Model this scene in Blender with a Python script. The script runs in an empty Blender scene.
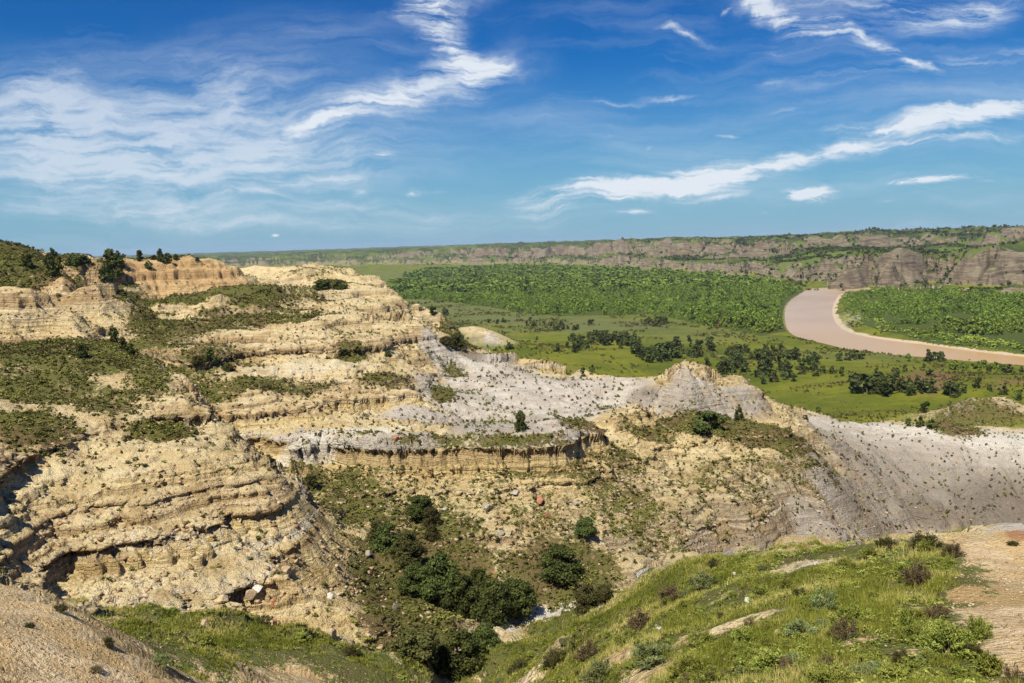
import bpy, math, random, time
import numpy as np
T0 = time.time()
rng = np.random.default_rng(7)
random.seed(7)
scene = bpy.context.scene
COL = scene.collection
F32 = np.float32

# ------------------------------------------------------------------ camera
FOC, W, H = 850.0, 1024, 683
CAMZ = 90.0
PITCH = math.atan((341.5 - 243) / FOC)
ROLL = math.radians(1.45)
fw = np.array([0, math.cos(PITCH), -math.sin(PITCH)])
r0 = np.array([1.0, 0, 0]); u0 = np.array([0, math.sin(PITCH), math.cos(PITCH)])
cr = r0 * math.cos(ROLL) - u0 * math.sin(ROLL)
cu = u0 * math.cos(ROLL) + r0 * math.sin(ROLL)

def ray(x, y):
    return fw + (x - 512) / FOC * cr - (y - 341.5) / FOC * cu

def at(x, y, Y):
    d = ray(x, y)
    return np.array([0, 0, CAMZ]) + Y / d[1] * d

def project(P):
    q = P - np.array([0, 0, CAMZ])
    zc = q @ fw
    zc = np.where(zc < 0.1, 0.1, zc)
    return 512 + FOC * (q @ cr) / zc, 341.5 - FOC * (q @ cu) / zc

cam = bpy.data.cameras.new('camera')
cam.sensor_width = 36; cam.lens = 36 * FOC / W
cam.clip_start = 0.3; cam.clip_end = 60000
camo = bpy.data.objects.new('camera', cam); COL.objects.link(camo)
from mathutils import Matrix
m3 = Matrix((tuple(cr), tuple(cu), tuple(-fw))).transposed()
camo.matrix_world = Matrix.Translation((0, 0, CAMZ)) @ m3.to_4x4()
scene.camera = camo

# ------------------------------------------------------------------ noise
_g = np.random.default_rng(3)
GA = _g.random(4096) * 2 * np.pi
GX = np.cos(GA).astype(F32); GY = np.sin(GA).astype(F32)
HR = _g.random(4096).astype(F32); HR2 = _g.random(4096).astype(F32)

def hsh(ix, iy, seed):
    h = ix.astype(np.int64) * 374761393 + iy.astype(np.int64) * 668265263 + seed * 1442695041
    h = (h ^ (h >> 13)) * 1274126177
    return ((h ^ (h >> 16)) & 4095).astype(np.int32)

def noise(x, y, seed=0):
    ix = np.floor(x); iy = np.floor(y)
    fx = (x - ix).astype(F32); fy = (y - iy).astype(F32)
    ix = ix.astype(np.int64); iy = iy.astype(np.int64)
    ux = fx * fx * fx * (fx * (fx * 6 - 15) + 10); uy = fy * fy * fy * (fy * (fy * 6 - 15) + 10)
    def g(a, b):
        h = hsh(ix + a, iy + b, seed)
        return GX[h] * (fx - a) + GY[h] * (fy - b)
    a = g(0, 0); b = g(1, 0); c = g(0, 1); d = g(1, 1)
    return (a + (b - a) * ux) * (1 - uy) + (c + (d - c) * ux) * uy   # about -.7..0.7

def ss(a, b, x):
    t = np.clip((x - a) / (b - a), 0, 1)
    return t * t * (3 - 2 * t)

def fbm(x, y, lam, octs, cell=None, seed=0, gain=0.5):
    out = np.zeros(np.shape(x), F32); a = 1.0
    for i in range(octs):
        n = noise(x / lam, y / lam, seed + i) * a
        if cell is not None:
            n = n * ss(1.8, 3.5, lam / cell)
        out += n.astype(F32)
        lam *= 0.5; a *= gain
    return out

def phasor(x, y, gx, gy, lam, seed):
    """furrows that run down the slope: returns height (-1..1) and its derivative across the slope"""
    L = np.sqrt(gx * gx + gy * gy) + 1e-6
    sx = (-gy / L).astype(F32); sy = (gx / L).astype(F32)
    px = x / lam; py = y / lam
    ix = np.floor(px); iy = np.floor(py)
    fx = (px - ix).astype(F32); fy = (py - iy).astype(F32)
    ix = ix.astype(np.int64); iy = iy.astype(np.int64)
    hs = np.zeros(x.shape, F32); ds = np.zeros(x.shape, F32); ws = np.zeros(x.shape, F32)
    for a in (-1, 0, 1):
        for b in (-1, 0, 1):
            h = hsh(ix + a, iy + b, seed)
            dx = fx - a - HR[h]; dy = fy - b - HR2[h]
            w = np.exp(-(dx * dx + dy * dy) * 2.2)
            ph = (dx * sx + dy * sy) * (2 * np.pi)
            hs += np.cos(ph) * w; ds += -np.sin(ph) * w; ws += w
    return hs / ws, ds / ws * (2 * np.pi / lam), sx, sy

# ------------------------------------------------------------------ macro terrain: survey points -> thin plate spline over (bearing, log range)
SP = []          # (X, Y, z)
def V(*pts):
    for x, y, Y in pts:
        SP.append(tuple(at(x, y, Y)))
def Hd(*pts):
    for x, Y, z in pts:
        SP.append(((x - 512) / FOC * Y, Y, z))
# near right spur
V((1024,530,32),(960,533,33),(880,546,36),(800,552,38),(700,560,42),(640,592,46),(560,618,50),(500,645,54),(460,672,55),
  (1024,600,19),(900,600,21),(800,620,21),(700,620,27),(600,640,35),(530,665,43),(1024,683,12.5),(900,683,13),(780,683,14.5),
  (660,683,19),(560,683,28),(485,695,44),(1100,560,24),(1100,640,14))
Hd(*[(xx,2.0,88.2) for xx in (-300,0,250,512,760,1024,1300)])
Hd((200,6,84),(512,6,85.2),(900,6,85.4),(1100,8,85.2),(760,9,84.6),(1000,9,84.8),(-100,8,86),(512,3,88),(0,3,88),(1024,3,88.2),(560,14,80.5),(500,20,76),(450,30,70.5))
Hd((1000,48,70),(900,52,64),(800,58,59),(700,60,57),(620,66,55),(1100,50,72),(560,64,55.8),(1000,75,55),(880,90,48),(760,82,51),(1100,90,55))
# near left
V((0,590,30),(50,600,30),(100,640,27),(0,683,20),(100,690,22),(-60,600,28),(70,603,45),(150,625,42),(240,632,44),(330,645,46),(400,660,46),
  (440,682,46),(300,690,35),(200,683,31),(130,640,34),(-60,590,42))
Hd((200,54,64),(300,54,62.3),(80,52,66.5),(390,56,59.5),(0,44,71),(430,58,58))
# wash
V((450,660,64),(470,640,70),(500,632,74),(573,611,80),(440,612,76),(350,528,95),(300,492,99),(250,447,106),(400,562,86))
Hd((640,96,52.5),(720,104,49),(820,112,45),(900,112,41.5),(1000,108,41),(1100,108,40),(620,80,54),(700,84,52))
# big butte
V((180,536,70),(285,506,78),(80,549,67),(130,545,68),(230,523,74),(20,560,62),(200,528,71.2),(150,490,73.5),(250,462,83),(200,474,77),(180,430,90),(180,398,103),(120,392,106),
  (150,352,135),(0,402,90),(0,352,122),(60,372,112),(0,450,76),(0,510,64),(0,580,53),(60,470,76),(60,600,60.5),(120,608,61.5),(200,612,62),(280,625,62.5),
  (190,385,110),(240,432,99),(285,480,90),(320,515,88),(348,560,82),(360,602,74),(310,570,74),(260,575,67),(340,640,62),(100,440,84))
# gully between butte and the benches

# middle terrace
V((260,440,117),(330,442,114),(400,442,112),(470,446,110),(540,448,109),(600,438,116),(660,420,130),(700,425,131),(790,440,129),
  (260,470,111),(330,476,107.5),(400,478,106),(470,482,105),(540,486,105.5),(600,470,111),(660,452,123),
  (540,560,90),(540,600,83),(480,540,93),(420,520,98),(620,540,98),(600,580,86),(620,590,84.5),(640,560,94),(700,520,107),(700,556,97),(760,470,121),(820,540,112),(780,520,113),
  (660,480,116),(620,500,106),(740,448,126))
# pale clay behind it
V((540,430,122),(430,432,124),(520,400,143),(480,380,157),(480,366,168),(450,343,198),(500,360,183),(555,377,168),(600,382,160),(640,389,150),(640,412,136),(590,410,140),(460,352,182),
  (690,374,144),(668,379,144),(715,379,144),(652,396,144),(740,390,144),(780,413,143),(660,414,137),(720,418,136),(770,424,136),(800,434,134),(830,434,148),(900,431,152),(1000,432,152),(1080,436,152),
  (900,522,128),(1000,524,126),(840,500,124),(960,470,140),(880,460,143),(1080,520,126))
# benches to the left
V((300,437,117),(400,425,124),(440,408,137),(360,400,132),(280,400,129),(230,374,136),(300,366,139),(360,370,140),(405,381,139),(440,385,152),(450,372,165),
  (200,350,151),(270,348,151),(330,347,152),(390,341,160),(430,336,170),(440,352,168),(330,358,146),
  (300,326,180),(350,322,190),(410,322,215),(250,330,180),(290,312,222),(350,306,240),(200,326,196),(280,324,200),(210,318,208),(220,304,228),(150,313,214),
  (50,345,137),(100,350,142),(120,326,168),(0,345,146),(40,340,146),(0,291,161),(30,302,157),(60,328,152),
  (20,276,190),(75,291,186),(100,306,180),(60,319,176),(60,271,200),(92,269,215),(0,243,240),(30,252,250),(60,257,262),(90,262,272),(110,263,282),(-80,236,240),
  (120,262,300),(150,260,302),(200,260,312),(225,264,322),(250,277,330),(110,291,276),(150,292,286),(200,289,297),(250,285,312),(130,300,245),(200,297,250),(270,293,266))
V((300,268,420),(350,270,425),(385,284,400),(372,301,360),(330,288,380),(290,292,330),(400,306,330),(415,325,262),(440,324,250),(446,336,232),(455,345,215),(380,312,290),
  (260,268,660),(300,267,640),(322,270,610))
Hd((20,300,91),(0,340,88),(60,330,86),(120,352,84),(200,352,83),(150,340,84))
Hd((270,560,68),(300,540,67),(270,480,69),(340,520,64),(380,620,38),(270,620,72),(290,600,72.5),(270,650,75),(310,590,71),(340,405,75.5),(325,412,76),(355,412,75.5),(300,400,75),(0,262,92.3),(30,268,90.5),(60,274,88.8),(92,290,86),(200,330,83.5),(120,320,85),(200,560,66))
Hd((400,430,38),(400,520,8),(450,330,32),(470,420,12),(520,260,35),(520,330,18),(560,230,42),(620,230,42),(720,230,40),(850,220,30),(1000,220,27),(1100,220,27),(920,190,38),(850,190,39),(1020,190,38),
   (600,300,22),(720,300,20),(850,300,22),(-200,60,80),(-200,200,86),(-200,500,78),(0,600,60),(150,600,60),(0,1100,0),(-200,1100,10),(300,900,2),(380,700,2),(1250,60,74),
   (1250,150,52),(1250,300,26),(1250,500,8),(1000,370,20),(900,370,15),(450,600,4),(550,450,11),(650,500,7),(400,1300,2),(700,700,3),(900,800,2),(1100,900,2),(60,380,80),(150,420,72),(230,430,66))
V((970,404,300),(1024,412,310),(930,432,290),(870,363,560),(1000,368,520),(1060,372,500),(850,375,480),(760,362,560),(478,328,650),(490,330,655),(505,342,640),(452,333,640),(540,345,640),(600,362,540),(540,375,470),(560,368,500))
Hd((520,420,14),(478,560,11),(478,720,8),(530,660,9),(420,560,12),(980,275,22),(1010,335,15))

SP = np.array(SP)
R_ = np.hypot(SP[:, 0], SP[:, 1]); U_ = np.arctan2(SP[:, 0], SP[:, 1]); L_ = np.log(R_)
def tk(d2):
    return 0.5 * d2 * np.log(d2 + 1e-12)
N = len(SP)
K = tk((U_[:, None] - U_[None]) ** 2 + (L_[:, None] - L_[None]) ** 2)
A = np.zeros((N + 3, N + 3)); A[:N, :N] = K + np.eye(N) * 5e-5
A[:N, N] = A[N, :N] = 1; A[:N, N + 1] = A[N + 1, :N] = U_; A[:N, N + 2] = A[N + 2, :N] = L_
sol = np.linalg.solve(A, np.r_[SP[:, 2], 0, 0, 0])
def tps(u, l):
    out = np.zeros(u.size); uf = u.ravel(); lf = l.ravel()
    for i in range(0, uf.size, 20000):
        a = uf[i:i + 20000, None]; b = lf[i:i + 20000, None]
        out[i:i + 20000] = tk((a - U_) ** 2 + (b - L_) ** 2) @ sol[:N] + sol[N] + sol[N + 1] * a[:, 0] + sol[N + 2] * b[:, 0]
    return out.reshape(u.shape)

# river outline (world XY at water level)
def wp(x, y):
    d = ray(x, y); t = (0.0 - CAMZ) / d[2]
    return (d[0] * t, d[1] * t)
near_bank = [(1120,377),(1024,369),(925,359),(880,355),(850,351),(832,346),(800,339),(788,333),(784,322),(784,310),(789,301),(800,294),(806,290.5),(812,288.5)]
far_bank = [(1120,366),(1024,357),(970,351),(930,345),(900,342),(872,338),(850,333),(838,326),(833,316),(833,306),(838,297),(842,293),(870,291.3),(1000,291)]
RIV = np.array([wp(*p) for p in near_bank] + [wp(830,287.6), wp(900,288.3), wp(1000,288.6)] + [wp(*p) for p in far_bank[::-1]])
def smooth_poly(P, n=2):
    for _ in range(n):
        Q = np.roll(P, -1, 0); P = np.stack([P * .75 + Q * .25, P * .25 + Q * .75], 1).reshape(-1, 2)
    return P
RIVS = smooth_poly(RIV, 2)
def inpoly(x, y, P):
    c = np.zeros(x.shape, bool)
    for (x1, y1), (x2, y2) in zip(P, np.roll(P, -1, 0)):
        if y1 == y2: continue
        k = ((y1 > y) != (y2 > y)) & (x < (x2 - x1) * (y - y1) / (y2 - y1) + x1)
        c ^= k
    return c
def polydist(x, y, P):
    d = np.full(x.shape, 1e18)
    for (x1, y1), (x2, y2) in zip(P, np.roll(P, -1, 0)):
        ex, ey = x2 - x1, y2 - y1
        t = np.clip(((x - x1) * ex + (y - y1) * ey) / (ex * ex + ey * ey + 1e-9), 0, 1)
        d = np.minimum(d, (x - x1 - t * ex) ** 2 + (y - y1 - t * ey) ** 2)
    return np.sqrt(d)
def rivsd(x, y):
    """signed distance to the river, negative in the water"""
    out = np.full(x.shape, 400.0)
    m = (y > 250) & (y < 2600) & (x > 100)
    if m.any():
        d = polydist(x[m], y[m], RIVS); out[m] = np.where(inpoly(x[m], y[m], RIVS), -d, d)
    return out

# far bluffs: two tiers whose foot and height change with the bearing
_px = np.array([-400, 150, 250, 330, 400, 480, 560, 640, 700, 760, 830, 900, 1024, 1400.])
_az = np.arctan((_px - 512) / FOC)
_fA = np.array([5200, 4600, 4300, 4000, 3800, 3500, 3100, 2500, 2050, 1760, 1480, 1400, 1330, 1250.])
_hA = np.array([26, 26, 28, 32, 32, 34, 34, 36, 32, 36, 52, 56, 56, 56.])
_fB = np.array([5700, 5100, 4650, 4300, 4050, 3800, 3420, 2850, 2600, 2550, 2500, 2350, 2100, 2000.])
_hB = np.array([40, 46, 50, 58, 64, 74, 82, 84, 86, 86, 88, 92, 96, 98.])
def farhills(x, y):
    R = np.hypot(x, y); u = np.arctan2(x, y)
    fa = np.interp(u, _az, _fA); fb = np.interp(u, _az, _fB); ha = np.interp(u, _az, _hA); hb = np.interp(u, _az, _hB)
    n1 = 1 - np.abs(noise(x / 260, y / 260, 41)) * 2.6
    n2 = 1 - np.abs(noise(x / 105, y / 105, 42)) * 2.6
    n0 = noise(x / 900, y / 900, 43)
    spur = -n1 * 200 - n2 * 95 + n0 * 190
    tA = (R - fa + (spur + 60)) / 190; tB = (R - fb + (spur + 60) * 1.5) / 330
    def prof(t):
        return 0.45 * ss(-.3, .8, t) + .55 * ss(.25, 1.25, t)
    nh_ = noise(x / 330, y / 330, 46) * .45 + noise(x / 140, y / 140, 47) * .22
    zA = prof(tA) * ha * (1 + 0.15 * n0 + nh_)
    zB = prof(tB) * (hb - ha) * (1 + nh_ * .5)
    rise = ss(0, 4000, R - fb) * 6
    return zA + zB + rise * .5 + ss(.9, 1.6, tB) * noise(x / 400, y / 400, 44) * 7 + ss(.7, 1.4, tA) * noise(x / 220, y / 220, 45) * 9 - 0.5

# weathered knobs: X, Y, radius, height
DOMES = []
for x_, y_, Y_, r_, h_ in [(62,270,190,6,4),(92,270,208,6,4.5),(40,276,178,6,4),(10,292,158,8,3),(30,300,170,5,3),(78,294,180,8,3),(108,296,186,7,2.5),(228,306,222,9,3.5),(212,312,212,6,2.5),(340,286,350,11,5),(372,296,340,10,4),
    (440,322,250,9,4.5),(424,312,285,10,4),(404,300,330,11,5),(150,352,140,6,1.2),(300,318,200,8,2.5),(345,316,215,9,2.5),(270,310,220,7,2.5),(692,376,144,6,.4),(118,344,158,5,-3),(132,352,150,5,-3.5),(150,362,143,5,-3.5),(170,372,138,5,-4),(188,382,132,5,-4),(205,394,125,5,-4),(222,410,117,4.5,-4),(238,428,110,4.5,-3.5),(255,448,104,4,-3),(275,470,99,4,-2.5),(48,306,166,5,-3.5),(50,292,173,5,-4),(103,300,190,6,-4),(78,282,194,5,-3),(36,285,185,5,-3),(130,304,226,9,-3),(165,307,226,8,-3),(200,303,232,8,-3),(240,302,236,9,-3.5),(275,304,238,8,-3),(312,302,246,9,-3.5),(345,300,262,9,-4),(240,345,160,7,-2.5),(262,332,176,7,-2.5),(375,322,225,8,-4),(395,330,200,6,-3),(365,345,165,6,-2),(250,364,143,6,-2.5),(320,356,150,5,-1.5),(455,392,150,6,-1.5),(300,285,330,12,-4),(280,280,350,12,-4),(555,382,160,9,.9),(610,384,155,8,1.0),(985,402,298,10,4),(1015,408,300,9,3)]:
    P_ = at(x_, y_, Y_); DOMES.append((P_[0], P_[1], r_, h_))
# coarse pass
UMAX = math.radians(50)
nuc, nvc = 300, 1000
LV0, LV1 = math.log(2.2), math.log(16000)
uc = np.linspace(-UMAX, UMAX, nuc); vc = np.linspace(LV0, LV1, nvc)
# TPS on an even coarser grid, only out to 1500 m
nt = int((math.log(1500) - LV0) / (LV1 - LV0) * nvc / 2)
vt = np.linspace(LV0, math.log(1500), nt); ut = np.linspace(-UMAX, UMAX, 150)
Zt = tps(*np.meshgrid(ut, vt))
def bil(Z, gu, gv, u, v, order=1):
    a = np.clip((u - gu[0]) / (gu[1] - gu[0]), 0, len(gu) - 1.001); b = np.clip((v - gv[0]) / (gv[1] - gv[0]), 0, len(gv) - 1.001)
    i = a.astype(int); j = b.astype(int)
    def cub(p0, p1, p2, p3, t):
        return p1 + .5 * t * (p2 - p0 + t * (2 * p0 - 5 * p1 + 4 * p2 - p3 + t * (3 * (p1 - p2) + p3 - p0)))
    fi = a - i; fj = b - j
    rows = []
    for dj in (-1, 0, 1, 2):
        jj = np.clip(j + dj, 0, len(gv) - 1)
        c = [Z[jj, np.clip(i + k, 0, len(gu) - 1)] for k in (-1, 0, 1, 2)]
        rows.append(cub(*c, fi))
    return cub(*rows, fj)
def macro(u, v):
    x = np.exp(v) * np.sin(u); y = np.exp(v) * np.cos(u)
    z = bil(Zt, ut, vt, u, np.minimum(v, vt[-1]))
    for dx_, dy_, dr, dh in DOMES:
        z = z + dh * np.exp(-(((x - dx_) ** 2 + (y - dy_) ** 2) / dr ** 2) ** 1.3)
    z = np.where(v < math.log(14), np.minimum(z, 88.2), z)
    z = z + (-30 - z) * ss(math.log(1050), math.log(1450), v)
    return z
KL = [(62.3, 1.75, 1.5), (65.6, .85, 0.9), (71.7, 1.15, 1.2), (69.3, .22, .5), (77.5, .6, 1.3), (81.5, 1.5, 1.8), (60.6, .35, .5), (59.2, .2, .6), (56.6, .25, .9), (54.2, .3, 1.0), (74.6, .5, 1.0), (85, .8, 1.5), (50, .5, 1.5), (45, .6, 2)]
def terr(s, amt):
    out = s.copy()
    for k, a, w in KL:
        t = (s - k) / w
        out += amt * a * np.tanh(3.2 * t) * np.exp(-t * t * .8)
    return out
Uc, Vc = np.meshgrid(uc, vc)
Zc = macro(Uc, Vc)
xc = np.exp(Vc) * np.sin(Uc); yc = np.exp(Vc) * np.cos(Uc)
FH = farhills(xc, yc)
Zp = np.maximum(np.maximum(terr(Zc, 1.0), 3), FH)
yp = 850 * (CAMZ - Zp) / np.exp(Vc)
dy = -np.diff(yp, axis=0); run = np.minimum.accumulate(yp, axis=0)[:-1]
vis = (yp[1:] < run + 2.0)
wgt = np.where(vis, np.clip(np.abs(dy), 0, 6), np.clip(np.abs(dy), 0, 6) * .12) + 0.10
kern = np.exp(-np.linspace(-2, 2, 9) ** 2); kern /= kern.sum()
for _ in range(2):
    wgt = np.apply_along_axis(lambda a: np.convolve(np.pad(a, 4, 'edge'), kern, 'valid'), 1, wgt)
wgt = np.apply_along_axis(lambda a: np.convolve(np.pad(a, 2, 'edge'), [.1, .2, .4, .2, .1], 'valid'), 0, wgt)
cum = np.vstack([np.zeros(nuc), np.cumsum(wgt, 0)]); cum /= cum[-1]
NV = 1250
tt = np.linspace(0, 1, NV)
VR = np.stack([np.interp(tt, cum[:, k], vc) for k in range(nuc)], 1)
FOVA = math.radians(33.5)
ufine = np.concatenate([np.linspace(-UMAX, -FOVA, 70, endpoint=False), np.linspace(-FOVA, FOVA, 1130), np.linspace(FOVA, UMAX, 71)[1:]])
NU = len(ufine)
ii = np.clip(np.interp(ufine, uc, np.arange(nuc)), 0, nuc - 1.001); i0 = ii.astype(int); fr = ii - i0
VF = VR[:, i0] * (1 - fr) + VR[:, i0 + 1] * fr
UF = np.broadcast_to(ufine, VF.shape)
RF = np.exp(VF); XF = RF * np.sin(UF); YF = RF * np.cos(UF)
CELL = np.maximum(RF * 0.00105, 0.02)
print('grid', NU, NV, round(time.time() - T0, 1))

Z = macro(UF, VF)
e = 0.004
gu = (macro(UF + e, VF) - Z) / e / RF; gv = (macro(UF, VF + e) - Z) / e / RF
gx = (gv * np.sin(UF) + gu * np.cos(UF)).astype(F32); gy = (gv * np.cos(UF) - gu * np.sin(UF)).astype(F32)
SL = np.sqrt(gx * gx + gy * gy)
near = ss(7, 25, RF)
bad = ss(8, 24, Z)                      # badlands weight by height above the plain
clay = np.zeros_like(Z)
print('macro', round(time.time() - T0, 1))
# ------------------------------------------------------------------ where a sight line from the viewpoint meets the ground
class Hitter:
    def __init__(s, X, Y, Z):
        s.X, s.Y, s.Z = X, Y, Z
        s.E = (Z - CAMZ) / np.hypot(X, Y)
        s.M = np.maximum.accumulate(s.E, axis=0)
    def col(s, az):
        return int(np.clip(round(float(np.interp(az, ufine, np.arange(NU)))), 0, NU - 1))
    def hit(s, x, y):
        d = ray(x, y); az = math.atan2(d[0], d[1]); e = d[2] / math.hypot(d[0], d[1])
        j = s.col(az)
        i = int(np.searchsorted(s.M[:, j], e)); i = min(i, NV - 1)
        return np.array([s.X[i, j], s.Y[i, j], s.Z[i, j]]), i, j
HM = Hitter(XF, YF, np.maximum(np.maximum(terr(Z, .9), 3), farhills(XF, YF)))

def splat(x, y, rx, ry, rot=0.0):
    """soft patch in (bearing, log range) round a point of the ground"""
    p, i, j = HM.hit(x, y)
    l0 = math.log(math.hypot(p[0], p[1])); a0 = math.atan2(p[0], p[1])
    q1, _, _ = HM.hit(x, y - ry); q2, _, _ = HM.hit(x, y + ry)
    e1 = abs(math.log(math.hypot(*q1[:2])) - l0); e2 = abs(math.log(math.hypot(*q2[:2])) - l0)
    ev = np.clip(min(e1, e2) * 1.2, 0.022, .5)
    ur = rx / FOC * math.cos(a0) ** 2
    return a0, l0, ur, ev
def paint(spots):
    out = np.zeros(Z.shape, F32)
    for x, y, rx, ry, val in spots:
        a0, l0, ur, ev = splat(x, y, rx, ry)
        j0, j1 = np.searchsorted(ufine, [a0 - 2.6 * ur, a0 + 2.6 * ur])
        if j1 <= j0: continue
        d = ((UF[:, j0:j1] - a0) / ur) ** 2 + ((VF[:, j0:j1] - l0) / ev) ** 2
        g = val * np.exp(-d * d * .35)
        o = out[:, j0:j1]
        out[:, j0:j1] = np.where(np.abs(g) > 0.01, np.where(g > 0, np.maximum(o, g), o + g), o)
    return np.clip(out, 0, 1.2)

def paint_all():
    global CLAY, WHITE, GREY2, SAND, VEG, RED, ORANGE
    CLAY = paint([(480,394,50,20,1),(545,405,62,24,1),(600,398,45,16,1),(490,375,40,12,1),(450,362,25,12,.9),(475,345,25,12,.8),(430,420,45,10,.8),(520,425,60,10,1),(640,402,22,12,.8),
       (860,440,50,18,.9),(920,445,70,22,1),(1000,448,60,24,1),(900,480,60,25,1),(960,490,60,30,1),(1010,500,60,30,1),(860,510,50,22,.9),(800,525,50,22,.8),(740,545,50,20,.8),(690,560,40,18,.9),(640,575,40,15,.9),
       (1060,470,60,40,1),(700,398,50,18,.62),(745,404,30,12,.55),(560,380,40,10,.6),(380,440,70,6,.8),(290,446,40,5,.6),(600,590,40,12,.8),(780,490,40,20,.45),(1060,520,60,30,1),(615,388,30,8,.9),
       (80,630,0.1,0.1,0)])
    WHITE = paint([(590,606,40,5,1.1),(540,616,35,5,1.1),(500,628,20,5,1),(360,650,40,5,.6),(480,366,18,5,.7),(520,388,50,8,.55),(700,378,22,7,.5),(940,432,110,7,.8),(1010,436,60,8,.8),(300,368,90,9,.6),(360,378,60,9,.5),
       (330,442,90,4,.9),(280,316,40,6,.3),(800,566,24,7,.6),(788,573,18,5,.5),(620,628,15,5,.7),(690,600,15,4,.4),(330,590,25,25,.35),(100,372,40,8,.3),(990,545,30,8,.6),(215,545,130,8,.55)])
    GREY2 = paint([(420,362,40,10,.0),(470,352,14,6,.9),(645,400,14,10,.6),(690,402,36,11,.4),(760,560,70,20,.6),(700,575,50,16,.6),(900,500,150,34,.75),(1010,510,80,26,1),(940,515,60,16,1),(870,520,50,14,.9),(470,425,70,10,.35),(820,500,60,34,.5),(350,280,40,8,.5)])
    SAND = paint([(1000,590,45,45,1.1),(1030,560,50,20,1.1),(990,560,24,14,1),(1040,640,40,30,1.1),(960,540,20,8,.6),(905,655,18,6,.45),(845,652,20,5,.45),(740,628,30,6,.5),(770,615,20,4,.4),(690,676,20,4,.4),(790,560,14,8,.5),
       (40,640,70,45,1),(110,670,50,25,.9),(0,610,50,25,1),(290,665,40,12,.8),(350,672,40,12,.8),(600,640,16,7,.5),(160,655,30,12,.5),(875,640,22,8,.7),(655,630,10,6,.5),(900,590,30,8,.5)])
    VEG = paint([(880,585,90,30,1),(800,600,110,30,1),(700,600,90,35,1),(620,640,80,35,1),(540,655,70,22,1),(850,650,110,30,1.2),(700,665,110,24,1.2),(820,678,120,16,1.2),(940,672,50,16,1.1),(900,700,90,20,1.1),(700,700,120,20,1.1),(960,650,22,18,.9),(930,560,40,14,.8),(760,570,80,14,.9),(480,668,35,14,.9),(560,625,40,10,.9),
       (862,645,22,7,-.75),(905,655,18,5,-.7),(745,622,40,5,-.55),(790,570,34,5,-.6),(690,642,20,6,-.6),(620,655,18,7,-.65),(840,612,16,5,-.55),(720,600,18,5,-.5),(560,645,22,6,-.65),(960,600,18,9,-.7),(660,676,26,5,-.65),(800,668,24,5,-.65),(900,610,18,5,-.5),
   (150,612,90,10,1),(240,640,90,16,1),(330,655,60,16,.9),(180,640,60,18,.9),(420,670,25,10,.7),(300,634,60,8,1),(400,690,50,16,.8),
       (40,390,60,22,.75),(110,398,40,14,.7),(30,425,45,18,.9),(160,430,30,10,1),(50,345,80,14,1),(100,358,50,14,.9),(150,380,20,16,.7),(150,345,20,12,.8),(190,375,50,22,.85),(230,385,40,12,.8),(60,365,50,8,.6),
       (290,384,45,5,.9),(380,376,30,4,.8),(250,374,60,6,.7),(150,352,50,12,.7),(210,352,50,5,.6),(130,318,60,5,.9),(200,298,90,5,1),(180,322,60,5,.9),(250,320,60,6,.8),(300,322,50,6,.7),(90,318,40,5,.8),(260,300,50,8,.7),(210,345,60,6,.6),
       (25,312,42,24,-1.2),(75,302,34,14,-1.2),(100,312,22,8,-.8),(170,277,70,9,-1.3),(225,276,30,8,-1),(60,274,12,6,-.5),(92,272,14,6,-.8),(300,334,60,7,-.6),(300,370,80,8,-.5),
       (15,258,50,12,1.1),(0,250,40,10,1.3),(20,256,40,10,1.3),(40,262,30,8,1.1),(290,266,50,5,.45),(320,272,40,4,.5),(100,262,40,4,1),(60,262,50,10,1.1),(100,264,50,5,1),(40,280,40,8,.9),(170,260,60,1.5,.9),(110,280,20,12,.8),(70,300,12,10,.4),
       (420,350,30,5,.4),(442,392,14,9,.8),(455,375,14,10,.7),(350,357,18,5,.8),(330,288,30,6,1),(320,300,60,6,.5),(430,300,20,5,.4),(290,290,50,6,.6),(460,338,20,10,.7),(350,335,30,5,.4),(410,340,60,3,.4),
       (400,520,45,34,.6),(440,560,55,40,.75),(480,500,60,22,.5),(540,520,50,30,.5),(400,590,50,40,.9),(420,640,50,30,1),(560,570,60,30,.8),(620,500,50,30,.6),(640,530,50,22,.6),(350,500,35,30,.75),(310,480,20,14,.8),(360,560,30,20,.5),
       (300,540,40,30,.2),(520,445,60,4,.8),(600,430,40,4,.8),(740,432,60,9,1.1),(780,440,40,8,.9),(690,427,30,5,.9),(650,432,30,3,.7),(600,437,40,3,.7),(560,445,80,3,.7),(430,444,80,3,.6),(350,443,60,2,.4),(780,470,50,14,.55),(730,480,60,16,.5),(820,460,30,20,.5),(700,505,60,18,.45),
       (820,410,40,8,.8),(970,415,50,14,.7),(1000,418,30,10,.8),(950,425,30,8,.8),(900,418,40,8,.4),(165,279,60,9,-1.5),(225,276,30,8,-1.2),(78,297,34,12,-1.2),(25,306,36,18,-1.2),(62,274,10,6,-1),(93,272,12,6,-1),(300,380,50,6,-.3),(620,600,60,8,.6),(650,590,30,10,.5),(450,475,80,6,.3),(700,470,30,20,.35)])
    RED = paint([(480,575,14,10,1),(545,518,8,5,.6),(800,577,20,4,.45),(1020,533,14,6,.9),(700,620,10,4,.5),(955,396,30,7,.5),(60,352,40,5,.5),(1000,395,30,6,.5),(560,615,6,4,.5),(20,300,16,4,.3)])
    ORANGE = paint([(150,277,60,12,1),(700,400,50,14,.45),(750,408,30,10,.4),(200,275,50,10,1),(50,275,40,4,.8),(120,380,30,6,.3),(40,640,80,40,.35)])
paint_all()
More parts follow.
